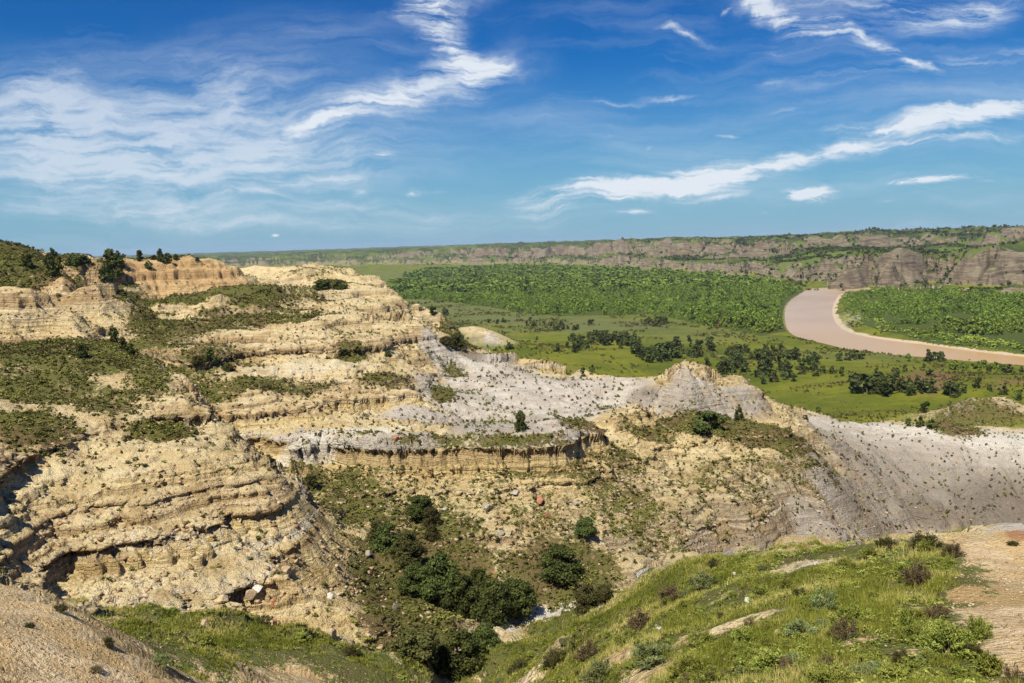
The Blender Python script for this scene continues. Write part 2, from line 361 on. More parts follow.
# smooth rounded clay keeps few ledges
CLAYB = np.clip(CLAY, 0, 1)
NOT = paint([(690,395,45,16,.9),(740,400,30,12,.9),(60,296,70,22,.8),(330,560,36,45,1),(350,600,30,30,1),(305,600,40,14,.7),(310,520,16,20,.8),(50,400,90,24,.85),(110,420,60,16,.8),(60,370,90,16,.8),(180,380,20,16,.7),(560,570,50,30,.2)])
TERRA = (1 - np.clip(NOT, 0, 1)) * bad * (1 - .85 * CLAYB * np.maximum(ss(63.9, 64.8, Z), np.maximum(XF > 36, (YF > 124) & (XF > -22) & (XF < 30)))) * (1 - .8 * np.clip(SAND, 0, 1)) * ss(30, 60, RF) * (1 - .6 * ss(200, 330, RF) * 0)

# ------------------------------------------------------------------ fine relief
CELL2 = np.maximum(CELL, RF * np.gradient(VF, axis=0) * 1.1)
zt = Z.astype(np.float64).copy()
bn = bad * ss(1600, 900, RF)
mb = bn > 0.01
x = XF[mb]; y = YF[mb]; c = CELL2[mb]; nr = near[mb]; cl = CLAYB[mb]; sl = SL[mb]; vg = np.clip(VEG[mb], 0, 1); sd = np.clip(SAND[mb], 0, 1); Rm = RF[mb]
wx = fbm(x + 55, y, 14, 3, c, 5) * 3.0; wy = fbm(x, y + 77, 14, 3, c, 9) * 3.0
d = fbm(x, y, 34, 2, c, 11) * 1.5 * ss(50, 100, Rm) + fbm(x + wx, y + wy, 11, 4, c, 13) * (.75 * ss(40, 80, Rm) + .3) * nr
d += (1.0 - np.abs(fbm(x + wx, y + wy, 36, 4, c, 19)) * 5.2) * ss(100, 180, Rm) * (1 - cl) * ss(36, 52, zt[mb])
d += (.5 - np.abs(fbm(x + wx * .6, y + wy * .6, 15, 3, c, 23)) * 2.6) * ss(70, 120, Rm) * (1 - cl) * (1 - .7 * vg)
ggx = gx[mb].copy(); ggy = gy[mb].copy()
for k, (lam, amp) in enumerate([(19, .8), (8.5, .85), (3.7, .75), (1.7, .7), (.8, .55)]):
    f = ss(1.8, 3.5, lam / c)
    ok = f > 0
    if not ok.any(): continue
    xx = (x + wx * .35)[ok]; yy = (y + wy * .35)[ok]
    h, dh, sx, sy = phasor(xx, yy, ggx[ok], ggy[ok], lam, 60 + k)
    s_ = np.clip(np.hypot(ggx[ok], ggy[ok]), 0, .8)
    a = amp * lam * .16 * s_ * f[ok] * (1 - .25 * cl[ok] + (.45 if k in (1, 2) else 0) * np.clip(GREY2[mb][ok], 0, 1)) * (1 - .35 * vg[ok]) * np.where((x[ok] < -3) & (Rm[ok] < 40), ss(6, 16, Rm[ok]) * .62, ss(9, 40, Rm[ok]) * (1 - .92 * sd[ok]))
    hh = (np.abs(h) - .55) * 1.3 if k in (1, 2) else h * .8
    d[ok] += (a * hh).astype(F32)
    dh = dh * (-np.sign(h) * -1 if k in (1, 2) else .8)
    ggx[ok] += (sx * dh * a).astype(F32); ggy[ok] += (sy * dh * a).astype(F32)
    print('phasor', lam, round(time.time() - T0, 1))
# lumps of crumbly rock
d += (fbm(x, y, 2.4, 5, c, 31, .6) * .11 - np.abs(fbm(x + wx * .4, y + wy * .4, 3.1, 5, c, 33, .62)) * .24 + .06) * nr * ss(10, 45, Rm) * (1 - .85 * cl) * (1 - .6 * cl) * (1 - .5 * sd) + fbm(x, y, .5, 3, c, 37) * .05 * (1 - .8 * sd)
zt[mb] += d * bn[mb]
# settle the relief back on the surveyed heights
ms = (R_ < 480) & (R_ > 10)
def zat(arr, X, Y):
    j_ = int(np.clip(round(float(np.interp(math.atan2(X, Y), ufine, np.arange(NU)))), 0, NU - 1)); i_ = int(np.searchsorted(VF[:, j_], math.log(math.hypot(X, Y))))
    return float(np.median(arr[max(i_ - 4, 0):i_ + 5, max(j_ - 5, 0):j_ + 6]))
res = np.array([SP[k, 2] - zat(zt, SP[k, 0], SP[k, 1]) for k in np.where(ms)[0]]); res = np.clip(res, -2.5, 2.5)
ur_, lr_ = U_[ms], L_[ms]; nr_ = len(res)
Ar = tk((ur_[:, None] - ur_[None]) ** 2 + (lr_[:, None] - lr_[None]) ** 2) + np.eye(nr_) * .004
Ab = np.zeros((nr_ + 3, nr_ + 3)); Ab[:nr_, :nr_] = Ar; Ab[:nr_, nr_] = Ab[nr_, :nr_] = 1; Ab[:nr_, nr_ + 1] = Ab[nr_ + 1, :nr_] = ur_; Ab[:nr_, nr_ + 2] = Ab[nr_ + 2, :nr_] = lr_
so2 = np.linalg.solve(Ab, np.r_[res, 0, 0, 0]); gu2, gv2 = np.meshgrid(ut, vt)
Zr = np.clip((tk((gu2.ravel()[:, None] - ur_) ** 2 + (gv2.ravel()[:, None] - lr_) ** 2) @ so2[:nr_] + so2[nr_] + so2[nr_ + 1] * gu2.ravel() + so2[nr_ + 2] * gv2.ravel()).reshape(gu2.shape), -2.5, 2.5)
zt += bil(Zr, ut, vt, UF, np.minimum(VF, vt[-1])) * bad * ss(620, 420, RF) * ss(8, 11, RF)
print('residual', np.abs(res).mean(), res.max(), res.min())
# ledges: harder beds break the slope; their edges wander, which cuts flutes and buttresses
wob = np.zeros(Z.shape, F32)
fl = fbm(x, y, 5.5, 2, c, 51) * 1.0 + (np.abs(fbm(x, y, 2.3, 3, c, 55, .6)) - .25) * 1.9 + fbm(x, y, 20, 2, c, 58) * 1.0
wob[mb] = fl * ss(20, 70, Rm)
TA = TERRA * (0.75 + .45 * np.clip(noise(XF / 30, YF / 30, 71) * 2, -1, 1))
zt2 = terr(zt + wob * .8, 1.0) - wob * .8
zt = zt * (1 - TA) + zt2 * TA
# thin beds: small steps that keep nearly level
w3 = fbm(XF, YF, 9, 2, None, 77) * .5 + wob * .10
s3 = zt + w3; o3 = np.zeros_like(s3); rb = np.random.default_rng(12); kz = 50.0
while kz < 92:
    aa = rb.uniform(.05, .17); ww = rb.uniform(.18, .34); tq = (s3 - kz) / ww
    mq_ = np.abs(tq) < 4
    o3[mq_] += aa * np.tanh(3 * tq[mq_]) * np.exp(-tq[mq_] ** 2 * .5); kz += rb.uniform(.5, 1.25)
zt = zt + o3 * TERRA * ss(.5, .25, CELL)
# valley plain, river bed
mv = (RF > 180) & (RF < 9000)
plain = np.full(Z.shape, 3.0)
xv = XF[mv]; yv = YF[mv]
plain[mv] = 3.0 + fbm(xv, yv, 160, 3, None, 81) * 1.6 + fbm(xv, yv, 18, 2, CELL[mv], 85) * .5
sdv = rivsd(xv, yv)
plainv = plain[mv]; k = ss(22, 0, sdv)
plainv = plainv * (1 - k) + (1.2 * ss(-6, 5, sdv) - 1.6 * ss(2, -8, sdv) + .1 * (sdv > 0)) * k
RSD = np.full(Z.shape, 400.0, F32); RSD[mv] = sdv
# far hills
FHF = np.full(Z.shape, -20.0)
mf = RF > 800
xf = XF[mf]; yf = YF[mf]; cf = CELL[mf]
fh = farhills(xf, yf)
e = 12.0
fgx = ((farhills(xf + e, yf) - fh) / e).astype(F32); fgy = ((farhills(xf, yf + e) - fh) / e).astype(F32)
amp = ss(1, 12, fh)
for k2, (lam, a0) in enumerate([(170, 1.5), (75, 1.5), (33, 1.3), (15, .9)]):
    f = ss(1.3, 3, lam / cf)
    h, dh, sx, sy = phasor(xf, yf, fgx, fgy, lam, 90 + k2)
    s_ = np.clip(np.hypot(fgx, fgy), 0, .6)
    a = a0 * lam * .19 * s_ * f * amp
    fh = fh - (a * (1 - np.abs(h)))
    fgx += (sx * dh * np.sign(h) * a).astype(F32); fgy += (sy * dh * np.sign(h) * a).astype(F32)
fh += fbm(xf, yf, 60, 3, cf, 97) * 2.0 * amp
# benches in the far bluffs
q = fh / 11.0 + noise(xf / 200, yf / 200, 99) * .6
fh = fh + amp * 3.2 * (np.floor(q) + ss(.45, .75, q - np.floor(q)) - q) * ss(1.3, 3, 20 / cf)
FHF[mf] = fh
print('far', round(time.time() - T0, 1))
pl = plain; pl[mv] = plainv
kk = 2.0
def smax(a, b, k):
    h = np.clip(.5 + .5 * (a - b) / k, 0, 1)
    return b * (1 - h) + a * h + k * h * (1 - h)
zb = smax(zt, pl, kk); zb = np.where(RSD < 40, np.where(zt < pl + kk, np.minimum(zb, pl + ss(2, 40, RSD) * 10), zb), zb)
ZF = np.where(FHF > -15, smax(zb, FHF, 1.0), zb)
ZF = np.where((RSD < 12) & (FHF < 6), pl, ZF)
WF = ss(-.5, 1.5, FHF - zb) * (RF > 900)        # far hills weight
WV = ss(3.0, .2, zt - pl) * (1 - WF)             # plain weight
WV0 = WV.copy()
WV = np.maximum(WV, np.maximum(ss(34, 20, ZF) * ss(230, 300, RF), ss(50, 44, ZF) * ss(168, 180, YF) * ss(45, 60, XF)) * (1 - WF) * ss(.9, .35, SL))
PEAK = np.zeros(Z.shape)
for x_, y_, Y_, r_ in [(487,336,650,22),(478,332,650,16),(975,412,300,20),(1008,414,300,14),(955,420,296,10)]:
    q_ = at(x_, y_, Y_); PEAK = np.maximum(PEAK, np.exp(-(((XF - q_[0]) ** 2 + (YF - q_[1]) ** 2) / r_ ** 2) ** 2))
WV = WV * (1 - PEAK)
P3 = np.stack([XF, YF, ZF], -1)
# beds stand proud or weather back: push the rock sideways along its face
du = np.gradient(P3, axis=1); dv = np.gradient(P3, axis=0)
nrm = np.cross(du, dv); nrm /= np.linalg.norm(nrm, axis=-1, keepdims=True) + 1e-12
nrm *= np.sign(nrm[..., 2:3] + 1e-9)
steep = ss(.93, .6, nrm[..., 2])
S = ZF - wob * .0
st = np.linspace(40, 100, 3000)
hard = fbm(st, st * 0, 1.6, 3, None, 131) * .55 + fbm(st, st * 0, .35, 2, None, 137) * .22
def bump(c0, w, a):
    return a * np.exp(-((st - c0) / w) ** 2)
hard += bump(63.5, .28, .75) - bump(62.9, .3, .25) + bump(66.35, .28, .6) - bump(65.85, .22, .35) + bump(72.0, .3, .7) - bump(71.4, .3, .3) + bump(59.4, .2, .35) + bump(69.6, .15, .3)
wgl = noise(XF / 6, YF / 6, 141) * .3 + noise(XF / 25, YF / 25, 142) * .5
hp = np.interp(S + wgl, st, hard)
push = hp * steep * TERRA * (1 - ss(.25, .5, CELL)) * 1.15
nh = nrm[..., :2] / (np.linalg.norm(nrm[..., :2], axis=-1, keepdims=True) + 1e-6)
P3[..., 0] += push * nh[..., 0]; P3[..., 1] += push * nh[..., 1]
print('relief', round(time.time() - T0, 1))
HT = Hitter(P3[..., 0], P3[..., 1], P3[..., 2])
HM = HT
paint_all()
def gz(x, y):
    """ground height under a point"""
    az = math.atan2(x, y); j = HT.col(az); i = int(np.searchsorted(VF[:, j], math.log(math.hypot(x, y))))
    i = min(max(i, 1), NV - 1)
    t = (math.log(math.hypot(x, y)) - VF[i - 1, j]) / (VF[i, j] - VF[i - 1, j] + 1e-9)
    return float(ZF[i - 1, j] * (1 - t) + ZF[i, j] * t)
def gzv(x, y):
    az = np.arctan2(x, y); j = np.clip(np.round(np.interp(az, ufine, np.arange(NU))), 0, NU - 1).astype(int); lv = np.log(np.hypot(x, y))
    out = np.zeros(len(x)); o = np.argsort(j)
    for jj in np.unique(j):
        m = j == jj
        out[m] = np.interp(lv[m], VF[:, jj], ZF[:, jj])
    return out, j
def look(arr, x, y):
    az = np.arctan2(x, y); j = np.clip(np.round(np.interp(az, ufine, np.arange(NU))), 0, NU - 1).astype(int); lv = np.log(np.hypot(x, y))
    out = np.zeros(len(x))
    for jj in np.unique(j):
        m = j == jj
        out[m] = np.interp(lv[m], VF[:, jj], arr[:, jj])
    return out

# ------------------------------------------------------------------ object helpers
def link(o):
    COL.objects.link(o); return o
def tag(o, label=None, cat=None, group=None, kind=None):
    if label: o['label'] = label
    if cat: o['category'] = cat
    if group: o['group'] = group
    if kind: o['kind'] = kind
    return o
def mesh_np(name, verts, faces, mats, smooth=False, attrs=None, fattrs=None):
    me = bpy.data.meshes.new(name)
    verts = np.ascontiguousarray(verts, F32); faces = np.ascontiguousarray(faces, np.int32)
    n, k = faces.shape
    me.vertices.add(len(verts)); me.vertices.foreach_set('co', verts.ravel())
    me.loops.add(n * k); me.loops.foreach_set('vertex_index', faces.ravel())
    me.polygons.add(n); me.polygons.foreach_set('loop_start', np.arange(0, n * k, k, dtype=np.int32))
    me.polygons.foreach_set('loop_total', np.full(n, k, np.int32))
    if smooth: me.polygons.foreach_set('use_smooth', np.ones(n, bool))
    for kx, a in (attrs or {}).items():
        at_ = me.attributes.new(kx, 'FLOAT', 'POINT'); at_.data.foreach_set('value', np.ascontiguousarray(a, F32).ravel())
    for kx, a in (fattrs or {}).items():
        at_ = me.attributes.new(kx, 'FLOAT', 'FACE'); at_.data.foreach_set('value', np.ascontiguousarray(a, F32).ravel())
    me.update(calc_edges=True)
    for m in (mats if isinstance(mats, (list, tuple)) else [mats]): me.materials.append(m)
    return me
def obj(name, me, parent=None):
    o = bpy.data.objects.new(name, me); link(o)
    if parent: o.parent = parent
    return o

# ------------------------------------------------------------------ node helper
class NT:
    def __init__(s, mat):
        s.t = mat.node_tree; s.n = s.t.nodes; s.l = s.t.links
    def new(s, ty, ins=None, **kw):
        nd = s.n.new(ty)
        for k, v in kw.items(): setattr(nd, k, v)
        for k, v in (ins or {}).items():
            s.set(nd.inputs[k], v)
        return nd
    def set(s, sock, v):
        if isinstance(v, bpy.types.NodeSocket): s.l.new(v, sock)
        elif isinstance(v, bpy.types.Node): s.l.new(v.outputs[0], sock)
        else:
            if hasattr(sock.default_value, '__len__') and not isinstance(v, (int, float)) and len(sock.default_value) == 4 and len(v) == 3: v = (*v, 1)
            sock.default_value = v
    def math(s, op, a, b=0.0, c=0.0, clamp=False):
        nd = s.n.new('ShaderNodeMath'); nd.operation = op; nd.use_clamp = clamp
        s.set(nd.inputs[0], a); s.set(nd.inputs[1], b)
        if op in ('MULTIPLY_ADD',): s.set(nd.inputs[2], c)
        return nd.outputs[0]
    def attr(s, name):
        return s.new('ShaderNodeAttribute', attribute_name=name).outputs['Fac']
    def noise(s, vec, scale, detail=3, rough=.55, dist=0.0):
        return s.new('ShaderNodeTexNoise', {'Vector': vec, 'Scale': scale, 'Detail': detail, 'Roughness': rough, 'Distortion': dist}).outputs['Fac']
    def mix(s, f, a, b, mode='MIX'):
        nd = s.n.new('ShaderNodeMix'); nd.data_type = 'RGBA'; nd.blend_type = mode; nd.clamp_factor = True
        s.set(nd.inputs[0], f); s.set(nd.inputs[6], a); s.set(nd.inputs[7], b)
        return nd.outputs[2]
    def sm(s, a, b, x):
        nd = s.n.new('ShaderNodeMapRange'); nd.interpolation_type = 'SMOOTHSTEP'
        s.set(nd.inputs['Value'], x); s.set(nd.inputs['From Min'], a); s.set(nd.inputs['From Max'], b)
        return nd.outputs[0]
    def ramp(s, f, stops, interp='LINEAR'):
        nd = s.n.new('ShaderNodeValToRGB'); s.set(nd.inputs[0], f); cr_ = nd.color_ramp; cr_.interpolation = interp
        cr_.elements[0].position = stops[0][0]; cr_.elements[0].color = (*stops[0][1], 1)
        cr_.elements[1].position = stops[-1][0]; cr_.elements[1].color = (*stops[-1][1], 1)
        for p, c in stops[1:-1]:
            el = cr_.elements.new(p); el.color = (*c, 1)
        return nd.outputs[0]
def newmat(name):
    m = bpy.data.materials.new(name); m.use_nodes = True
    t = NT(m); b = t.n['Principled BSDF']; b.inputs['Specular IOR Level'].default_value = .04; b.inputs['Roughness'].default_value = .95
    return m, t, b
def srgb(r, g, b):
    f = lambda c: (c / 255 / 12.92) if c / 255 <= .04045 else ((c / 255 + .055) / 1.055) ** 2.4
    return (f(r), f(g), f(b))

# ------------------------------------------------------------------ terrain material
TM, t, b = newmat('terrain')
geo = t.new('ShaderNodeNewGeometry'); pos = geo.outputs['Position']
sep = t.new('ShaderNodeSeparateXYZ', {0: pos}); nz = t.new('ShaderNodeSeparateXYZ', {0: geo.outputs['Normal']}).outputs[2]
aV, aC, aW, aG, aS, aR, aO, aP, aF, aB, aD = [t.attr(k) for k in ('veg', 'clay', 'white', 'grey', 'sand', 'red', 'orange', 'plain', 'far', 'bank', 'lush')]
n05 = t.noise(pos, .05, 3); n3 = t.noise(pos, .35, 4, .6); n2 = t.noise(pos, 1.6, 4, .65); n9 = t.noise(pos, 7.0, 3, .65); n30 = t.noise(pos, 30, 2, .6)
sc = t.math('ADD', sep.outputs[2], t.math('MULTIPLY', t.math('SUBTRACT', n05, .5), 1.8))
sc = t.math('ADD', sc, t.math('MULTIPLY', t.math('SUBTRACT', n3, .5), .45))
sc = t.math('ADD', sc, t.math('MULTIPLY', t.math('SUBTRACT', n2, .5), .18))
u_ = t.math('DIVIDE', t.math('SUBTRACT', sc, 40), 60)
def z_(v): return (v - 40) / 60
YEL = (.67, .485, .165); PY = (.69, .53, .24); TAN = (.50, .34, .155); CRM = (.72, .59, .34); WHT = (.72, .65, .50); BRN = (.30, .20, .115); GRY = (.36, .32, .27); GB = (.30, .25, .20); ORG = (.56, .37, .17)
strata = t.ramp(u_, [(z_(40), GB), (z_(47), GRY), (z_(52), GB), (z_(54.5), (.38, .31, .20)), (z_(57), (.48, .38, .20)), (z_(59.2), PY), (z_(60.5), YEL), (z_(61.6), PY), (z_(62.9), TAN), (z_(63.25), YEL), (z_(63.6), WHT),
    (z_(64.3), CRM), (z_(65.0), YEL), (z_(65.75), CRM), (z_(66.0), BRN), (z_(66.4), TAN), (z_(68.2), (.50, .37, .20)), (z_(69.3), PY), (z_(69.9), CRM), (z_(71.0), PY), (z_(71.45), BRN), (z_(71.8), (.33, .25, .15)),
    (z_(72.4), TAN), (z_(74), CRM), (z_(75.5), TAN), (z_(77), PY), (z_(79), CRM), (z_(80.5), TAN), (z_(82.5), (.52, .36, .19)), (z_(85), ORG), (z_(89), TAN), (z_(97), PY)])
lamv = t.new('ShaderNodeCombineXYZ', {0: t.math('MULTIPLY', sep.outputs[0], .03), 1: t.math('MULTIPLY', sep.outputs[1], .03), 2: t.math('MULTIPLY', sc, 1.5)}).outputs[0]
lam = t.noise(lamv, 1.5, 4, .7)
strata = t.mix(t.sm(.38, .62, lam), t.mix(.50, strata, (.33, .22, .10)), t.mix(.25, strata, (.80, .69, .44)))
thin = t.noise(t.new('ShaderNodeCombineXYZ', {0: t.math('MULTIPLY', sep.outputs[0], .015), 1: t.math('MULTIPLY', sep.outputs[1], .015), 2: t.math('MULTIPLY', sc, 5.0)}).outputs[0], 1.0, 2, .6)
strata = t.mix(t.math('MULTIPLY', t.sm(.60, .66, thin), .6), strata, (.26, .165, .085))
strata = t.mix(t.math('MULTIPLY', t.sm(.40, .34, thin), .5), strata, (.80, .72, .54))
steep_ = t.sm(.97, .72, nz)
flatc = t.mix(t.sm(.3, .7, n3), (.56, .42, .195), (.77, .645, .37))
bare = t.mix(t.math('MULTIPLY', t.sm(.55, .15, steep_), .7), strata, flatc)
# vertical streaks: crevice shade painted as dark colour on steep faces
stv = t.new('ShaderNodeCombineXYZ', {0: t.math('MULTIPLY', sep.outputs[0], 1.2), 1: t.math('MULTIPLY', sep.outputs[1], 1.2), 2: t.math('MULTIPLY', sep.outputs[2], .12)}).outputs[0]
streak = t.noise(stv, 1.6, 4, .7)
bare = t.mix(t.math('MULTIPLY', t.sm(.52, .72, streak), t.math('MULTIPLY', steep_, .8)), bare, (.22, .15, .08))
bare = t.mix(t.math('MULTIPLY', aO, .7), bare, t.mix(n3, (.60, .37, .15), (.42, .25, .12)))
clay = t.mix(t.sm(.3, .7, n3), (.49, .43, .34), (.66, .595, .49))
clay = t.mix(t.math('MULTIPLY', t.sm(.35, .7, lam), .35), clay, (.36, .30, .24))
clay = t.mix(aG, clay, t.mix(n2, (.16, .13, .098), (.28, .235, .18)))
aC = t.math('MULTIPLY', aC, t.math('MAXIMUM', t.math('MAXIMUM', t.sm(63.2, 63.7, sc), t.sm(36, 42, sep.outputs[0])), t.math('MULTIPLY', t.sm(120, 124, sep.outputs[1]), t.sm(-24, -18, sep.outputs[0]))))
bare = t.mix(t.sm(.25, .6, t.math('ADD', aC, t.math('MULTIPLY', t.math('SUBTRACT', n3, .5), .8))), bare, clay)
bare = t.mix(t.math('MULTIPLY', t.sm(.45, .85, t.math('ADD', aW, t.math('MULTIPLY', t.math('SUBTRACT', n2, .5), 1.2))), .85), bare, (.70, .65, .54))
sand = t.mix(t.sm(.35, .65, t.noise(pos, .8, 5, .7)), (.60, .43, .22), (.76, .60, .37))
sand = t.mix(t.math('MULTIPLY', t.sm(.46, .6, n3), .6), sand, (.66, .44, .17))
sand = t.mix(t.math('MULTIPLY', t.sm(.5, .66, n30), .35), sand, (.42, .28, .13))
sand = t.mix(t.math('MULTIPLY', t.sm(.58, .66, n2), .4), sand, (.34, .22, .10))
bare = t.mix(t.sm(.3, .6, t.math('ADD', aS, t.math('MULTIPLY', t.math('SUBTRACT', n2, .5), .6))), bare, sand)
bare = t.mix(t.math('MULTIPLY', t.sm(.35, .7, t.math('ADD', aR, t.math('MULTIPLY', t.math('SUBTRACT', n2, .5), .7))), .75), bare, (.42, .17, .085))
bare = t.mix(t.math('MULTIPLY', t.sm(.55, .67, n9), .5), bare, (.22, .15, .065))
bare = t.mix(t.math('MULTIPLY', t.math('MULTIPLY', t.sm(.50, .64, t.noise(pos, .22, 5, .7)), t.math('SUBTRACT', 1.0, t.math('MULTIPLY', aC, .8))), .55), bare, (.34, .23, .09))
bare = t.mix(t.math('MULTIPLY', t.sm(.6, .72, n30), .25), bare, (.7, .62, .45))
# low plants and dry grass
vf = t.math('ADD', aV, t.math('MULTIPLY', t.math('SUBTRACT', n3, .5), .9))
vf = t.math('ADD', vf, t.math('MULTIPLY', t.math('SUBTRACT', n2, .5), 1.0))
vf = t.math('ADD', vf, t.math('MULTIPLY', t.math('SUBTRACT', n9, .5), .7))
vf = t.math('SUBTRACT', vf, t.math('MULTIPLY', t.sm(.75, .45, nz), .55))
vfac = t.sm(.42, .62, vf)
vcol = t.mix(t.sm(.35, .65, n3), (.085, .095, .022), (.15, .135, .04))
vcol = t.mix(t.sm(.45, .7, n9), vcol, (.20, .17, .06))
vcol = t.mix(t.math('MULTIPLY', t.sm(.45, .6, t.noise(pos, .13, 4, .65)), .8), vcol, t.mix(n2, (.13, .085, .045), (.22, .15, .07)))
vcol = t.mix(aD, vcol, t.mix(t.sm(.4, .6, n2), t.mix(n9, (.10, .105, .03), (.20, .17, .07)), (.13, .15, .035)))
bad_ = t.mix(vfac, bare, vcol)
# the plain
nA = t.noise(pos, .012, 4, .6); nB = t.noise(pos, .05, 4, .6); nC = t.noise(pos, .3, 3, .6)
plain_ = t.ramp(nA, [(.3, (.075, .095, .014)), (.43, (.115, .135, .016)), (.55, (.19, .195, .022)), (.7, (.12, .13, .022))])
plain_ = t.mix(t.math('MULTIPLY', t.sm(.52, .72, nB), .5), plain_, (.19, .17, .05))
plain_ = t.mix(t.math('MULTIPLY', t.sm(.5, .75, nC), .6), plain_, (.06, .075, .018))
plain_ = t.mix(t.math('MULTIPLY', t.attr('sage'), .8), plain_, t.mix(nB, (.10, .125, .045), (.17, .17, .07)))
plain_ = t.mix(t.math('MULTIPLY', t.sm(.48, .62, t.noise(pos, .02, 5, .7)), .55), plain_, (.085, .115, .015))
plain_ = t.mix(t.sm(.3, .75, t.math('ADD', t.attr('dry'), t.math('MULTIPLY', t.math('SUBTRACT', nB, .5), 1.2))), plain_, (.20, .125, .06))
plain_ = t.mix(t.sm(.3, .75, t.math('ADD', t.attr('wood'), t.math('MULTIPLY', t.math('SUBTRACT', nB, .5), .5))), plain_, (.075, .095, .022))
plain_ = t.mix(t.sm(.4, .6, t.math('ADD', aB, t.math('MULTIPLY', t.math('SUBTRACT', nC, .5), 1.0))), plain_, t.mix(nC, (.42, .30, .18), (.62, .52, .38)))
plain_ = t.mix(t.math('MULTIPLY', t.sm(.5, .9, t.math('ADD', aW, t.math('MULTIPLY', t.math('SUBTRACT', t.noise(pos, .12, 4, .7), .5), 3.0))), .6), plain_, (.45, .40, .26))
col = t.mix(aP, bad_, plain_)
# far bluffs
fz = t.math('ADD', sep.outputs[2], t.math('MULTIPLY', t.math('SUBTRACT', t.noise(pos, .012, 4, .6), .5), 22))
flam = t.new('ShaderNodeCombineXYZ', {0: t.math('MULTIPLY', sep.outputs[0], .010), 1: t.math('MULTIPLY', sep.outputs[1], .010), 2: t.math('MULTIPLY', fz, .16)}).outputs[0]
fn = t.noise(flam, 1.0, 4, .75)
fcol = t.ramp(fn, [(.3, (.12, .085, .06)), (.42, (.20, .145, .10)), (.5, (.36, .28, .19)), (.56, (.17, .115, .08)), (.66, (.30, .215, .15)), (.75, (.14, .10, .07))])
fcol = t.mix(t.math('MULTIPLY', t.sm(.54, .7, t.noise(pos, .011, 3)), .35), fcol, (.24, .13, .07))
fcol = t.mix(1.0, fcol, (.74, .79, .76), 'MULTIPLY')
fv = t.math('ADD', t.math('MULTIPLY_ADD', t.sm(.72, .95, nz), .95, .12), t.math('MULTIPLY', t.math('SUBTRACT', t.noise(pos, .016, 4, .65), .5), 1.7))
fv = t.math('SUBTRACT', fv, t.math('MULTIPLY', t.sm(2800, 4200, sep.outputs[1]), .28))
fgreen = t.mix(t.sm(.4, .62, t.noise(pos, .008, 3)), (.05, .065, .02), (.115, .145, .03))
fcol = t.mix(t.sm(.42, .6, fv), fcol, fgreen)
col = t.mix(aF, col, fcol)
t.set(b.inputs['Base Color'], col)
bh = t.math('ADD', t.math('MULTIPLY', n2, t.math('MULTIPLY_ADD', aS, -.30, .35)), t.math('ADD', t.math('MULTIPLY', n9, .12), t.math('MULTIPLY', n30, .03)))
bh = t.math('ADD', bh, t.math('MULTIPLY', t.math('MULTIPLY', streak, steep_), t.math('MULTIPLY_ADD', aS, -.26, .28)))
bh = t.math('ADD', bh, t.math('MULTIPLY', t.math('MULTIPLY', lam, steep_), t.math('SUBTRACT', .5, t.math('MULTIPLY', aS, .49))))
bmp = t.new('ShaderNodeBump', {'Strength': .95, 'Distance': 1.9, 'Height': bh}); t.set(b.inputs['Normal'], bmp)

# ------------------------------------------------------------------ plain masks
DRY = paint([(410,293,40,3,.9),(450,292,40,2,.5),(930,378,30,9,.7),(1000,380,30,8,.5),(880,395,40,6,.3),(760,420,40,8,.3),(620,312,80,3,.35),(560,322,120,2,.3),(870,305,12,6,.5),(970,318,20,4,.6),(890,285,6,3,.3),(520,372,40,10,.3)])
SAGE = paint([(480,313,90,8,1),(600,326,90,5,1),(540,320,80,5,1),(430,308,50,6,1),(420,276,60,4,.8),(440,330,40,8,.8),(690,335,60,6,.6),(850,355,70,5,.5)])
VW = paint([(430,290,14,3,.9),(500,278,14,1.5,.8),(430,320,10,3,.4),(850,318,12,7,.8),(845,324,10,4,.8),(700,355,20,3,.4)])
FOREST_A = [(388,282),(425,270),(520,266),(640,270),(700,276),(803,287),(803,294),(785,304),(782,316),(786,330),(762,337),(735,330),(690,322),(650,314),(560,317),(520,313),(490,307),(440,301),(395,298),(382,292),(400,286)]
FOREST_B = [(850,290),(1150,300),(1150,356),(1024,351),(930,341),(880,331),(858,322),(846,312),(842,300)]
def wpoly(P, z=3.0):
    out = []
    for x_, y_ in P:
        d_ = ray(x_, y_); t_ = (z - CAMZ) / d_[2]; out.append((d_[0] * t_, d_[1] * t_))
    return np.array(out)
FA, FB = wpoly(FOREST_A), wpoly(FOREST_B)
mw = (RF > 500) & (RF < 3800)
WOOD = np.zeros(Z.shape, F32)
WOOD[mw] = (inpoly(XF[mw], YF[mw], FA) | inpoly(XF[mw], YF[mw], FB)).astype(F32)
FBK = np.array([wp(*p) for p in far_bank]); dfb = np.full(Z.shape, 99.0)
mq = RSD < 30; dd_ = np.full(int(mq.sum()), 1e9)
for (x1, y1), (x2, y2) in zip(FBK[:-1], FBK[1:]):
    ex, ey = x2 - x1, y2 - y1; t0_ = np.clip(((XF[mq] - x1) * ex + (YF[mq] - y1) * ey) / (ex * ex + ey * ey), 0, 1); dd_ = np.minimum(dd_, np.hypot(XF[mq] - x1 - t0_ * ex, YF[mq] - y1 - t0_ * ey))
dfb[mq] = dd_
BANK = ((ss(8, 3, RSD) * (.62 + 1.0 * noise(XF / 25, YF / 25, 151))) * ss(26, 14, dfb) + ss(2.5, 1, RSD) * .45).astype(F32)
BANK = np.where((RSD < 15), BANK, 0) * np.where(WOOD > .5, 1, 1)
LUSH = ss(70, 50, RF) * .9 + .7 * np.clip(paint([(50,345,90,20,1.2),(40,390,90,30,1.2),(15,258,60,14,1.2),(200,298,90,6,1),(290,384,60,6,.8),(180,380,20,12,.8),(440,500,140,40,.6)]), 0, 1)

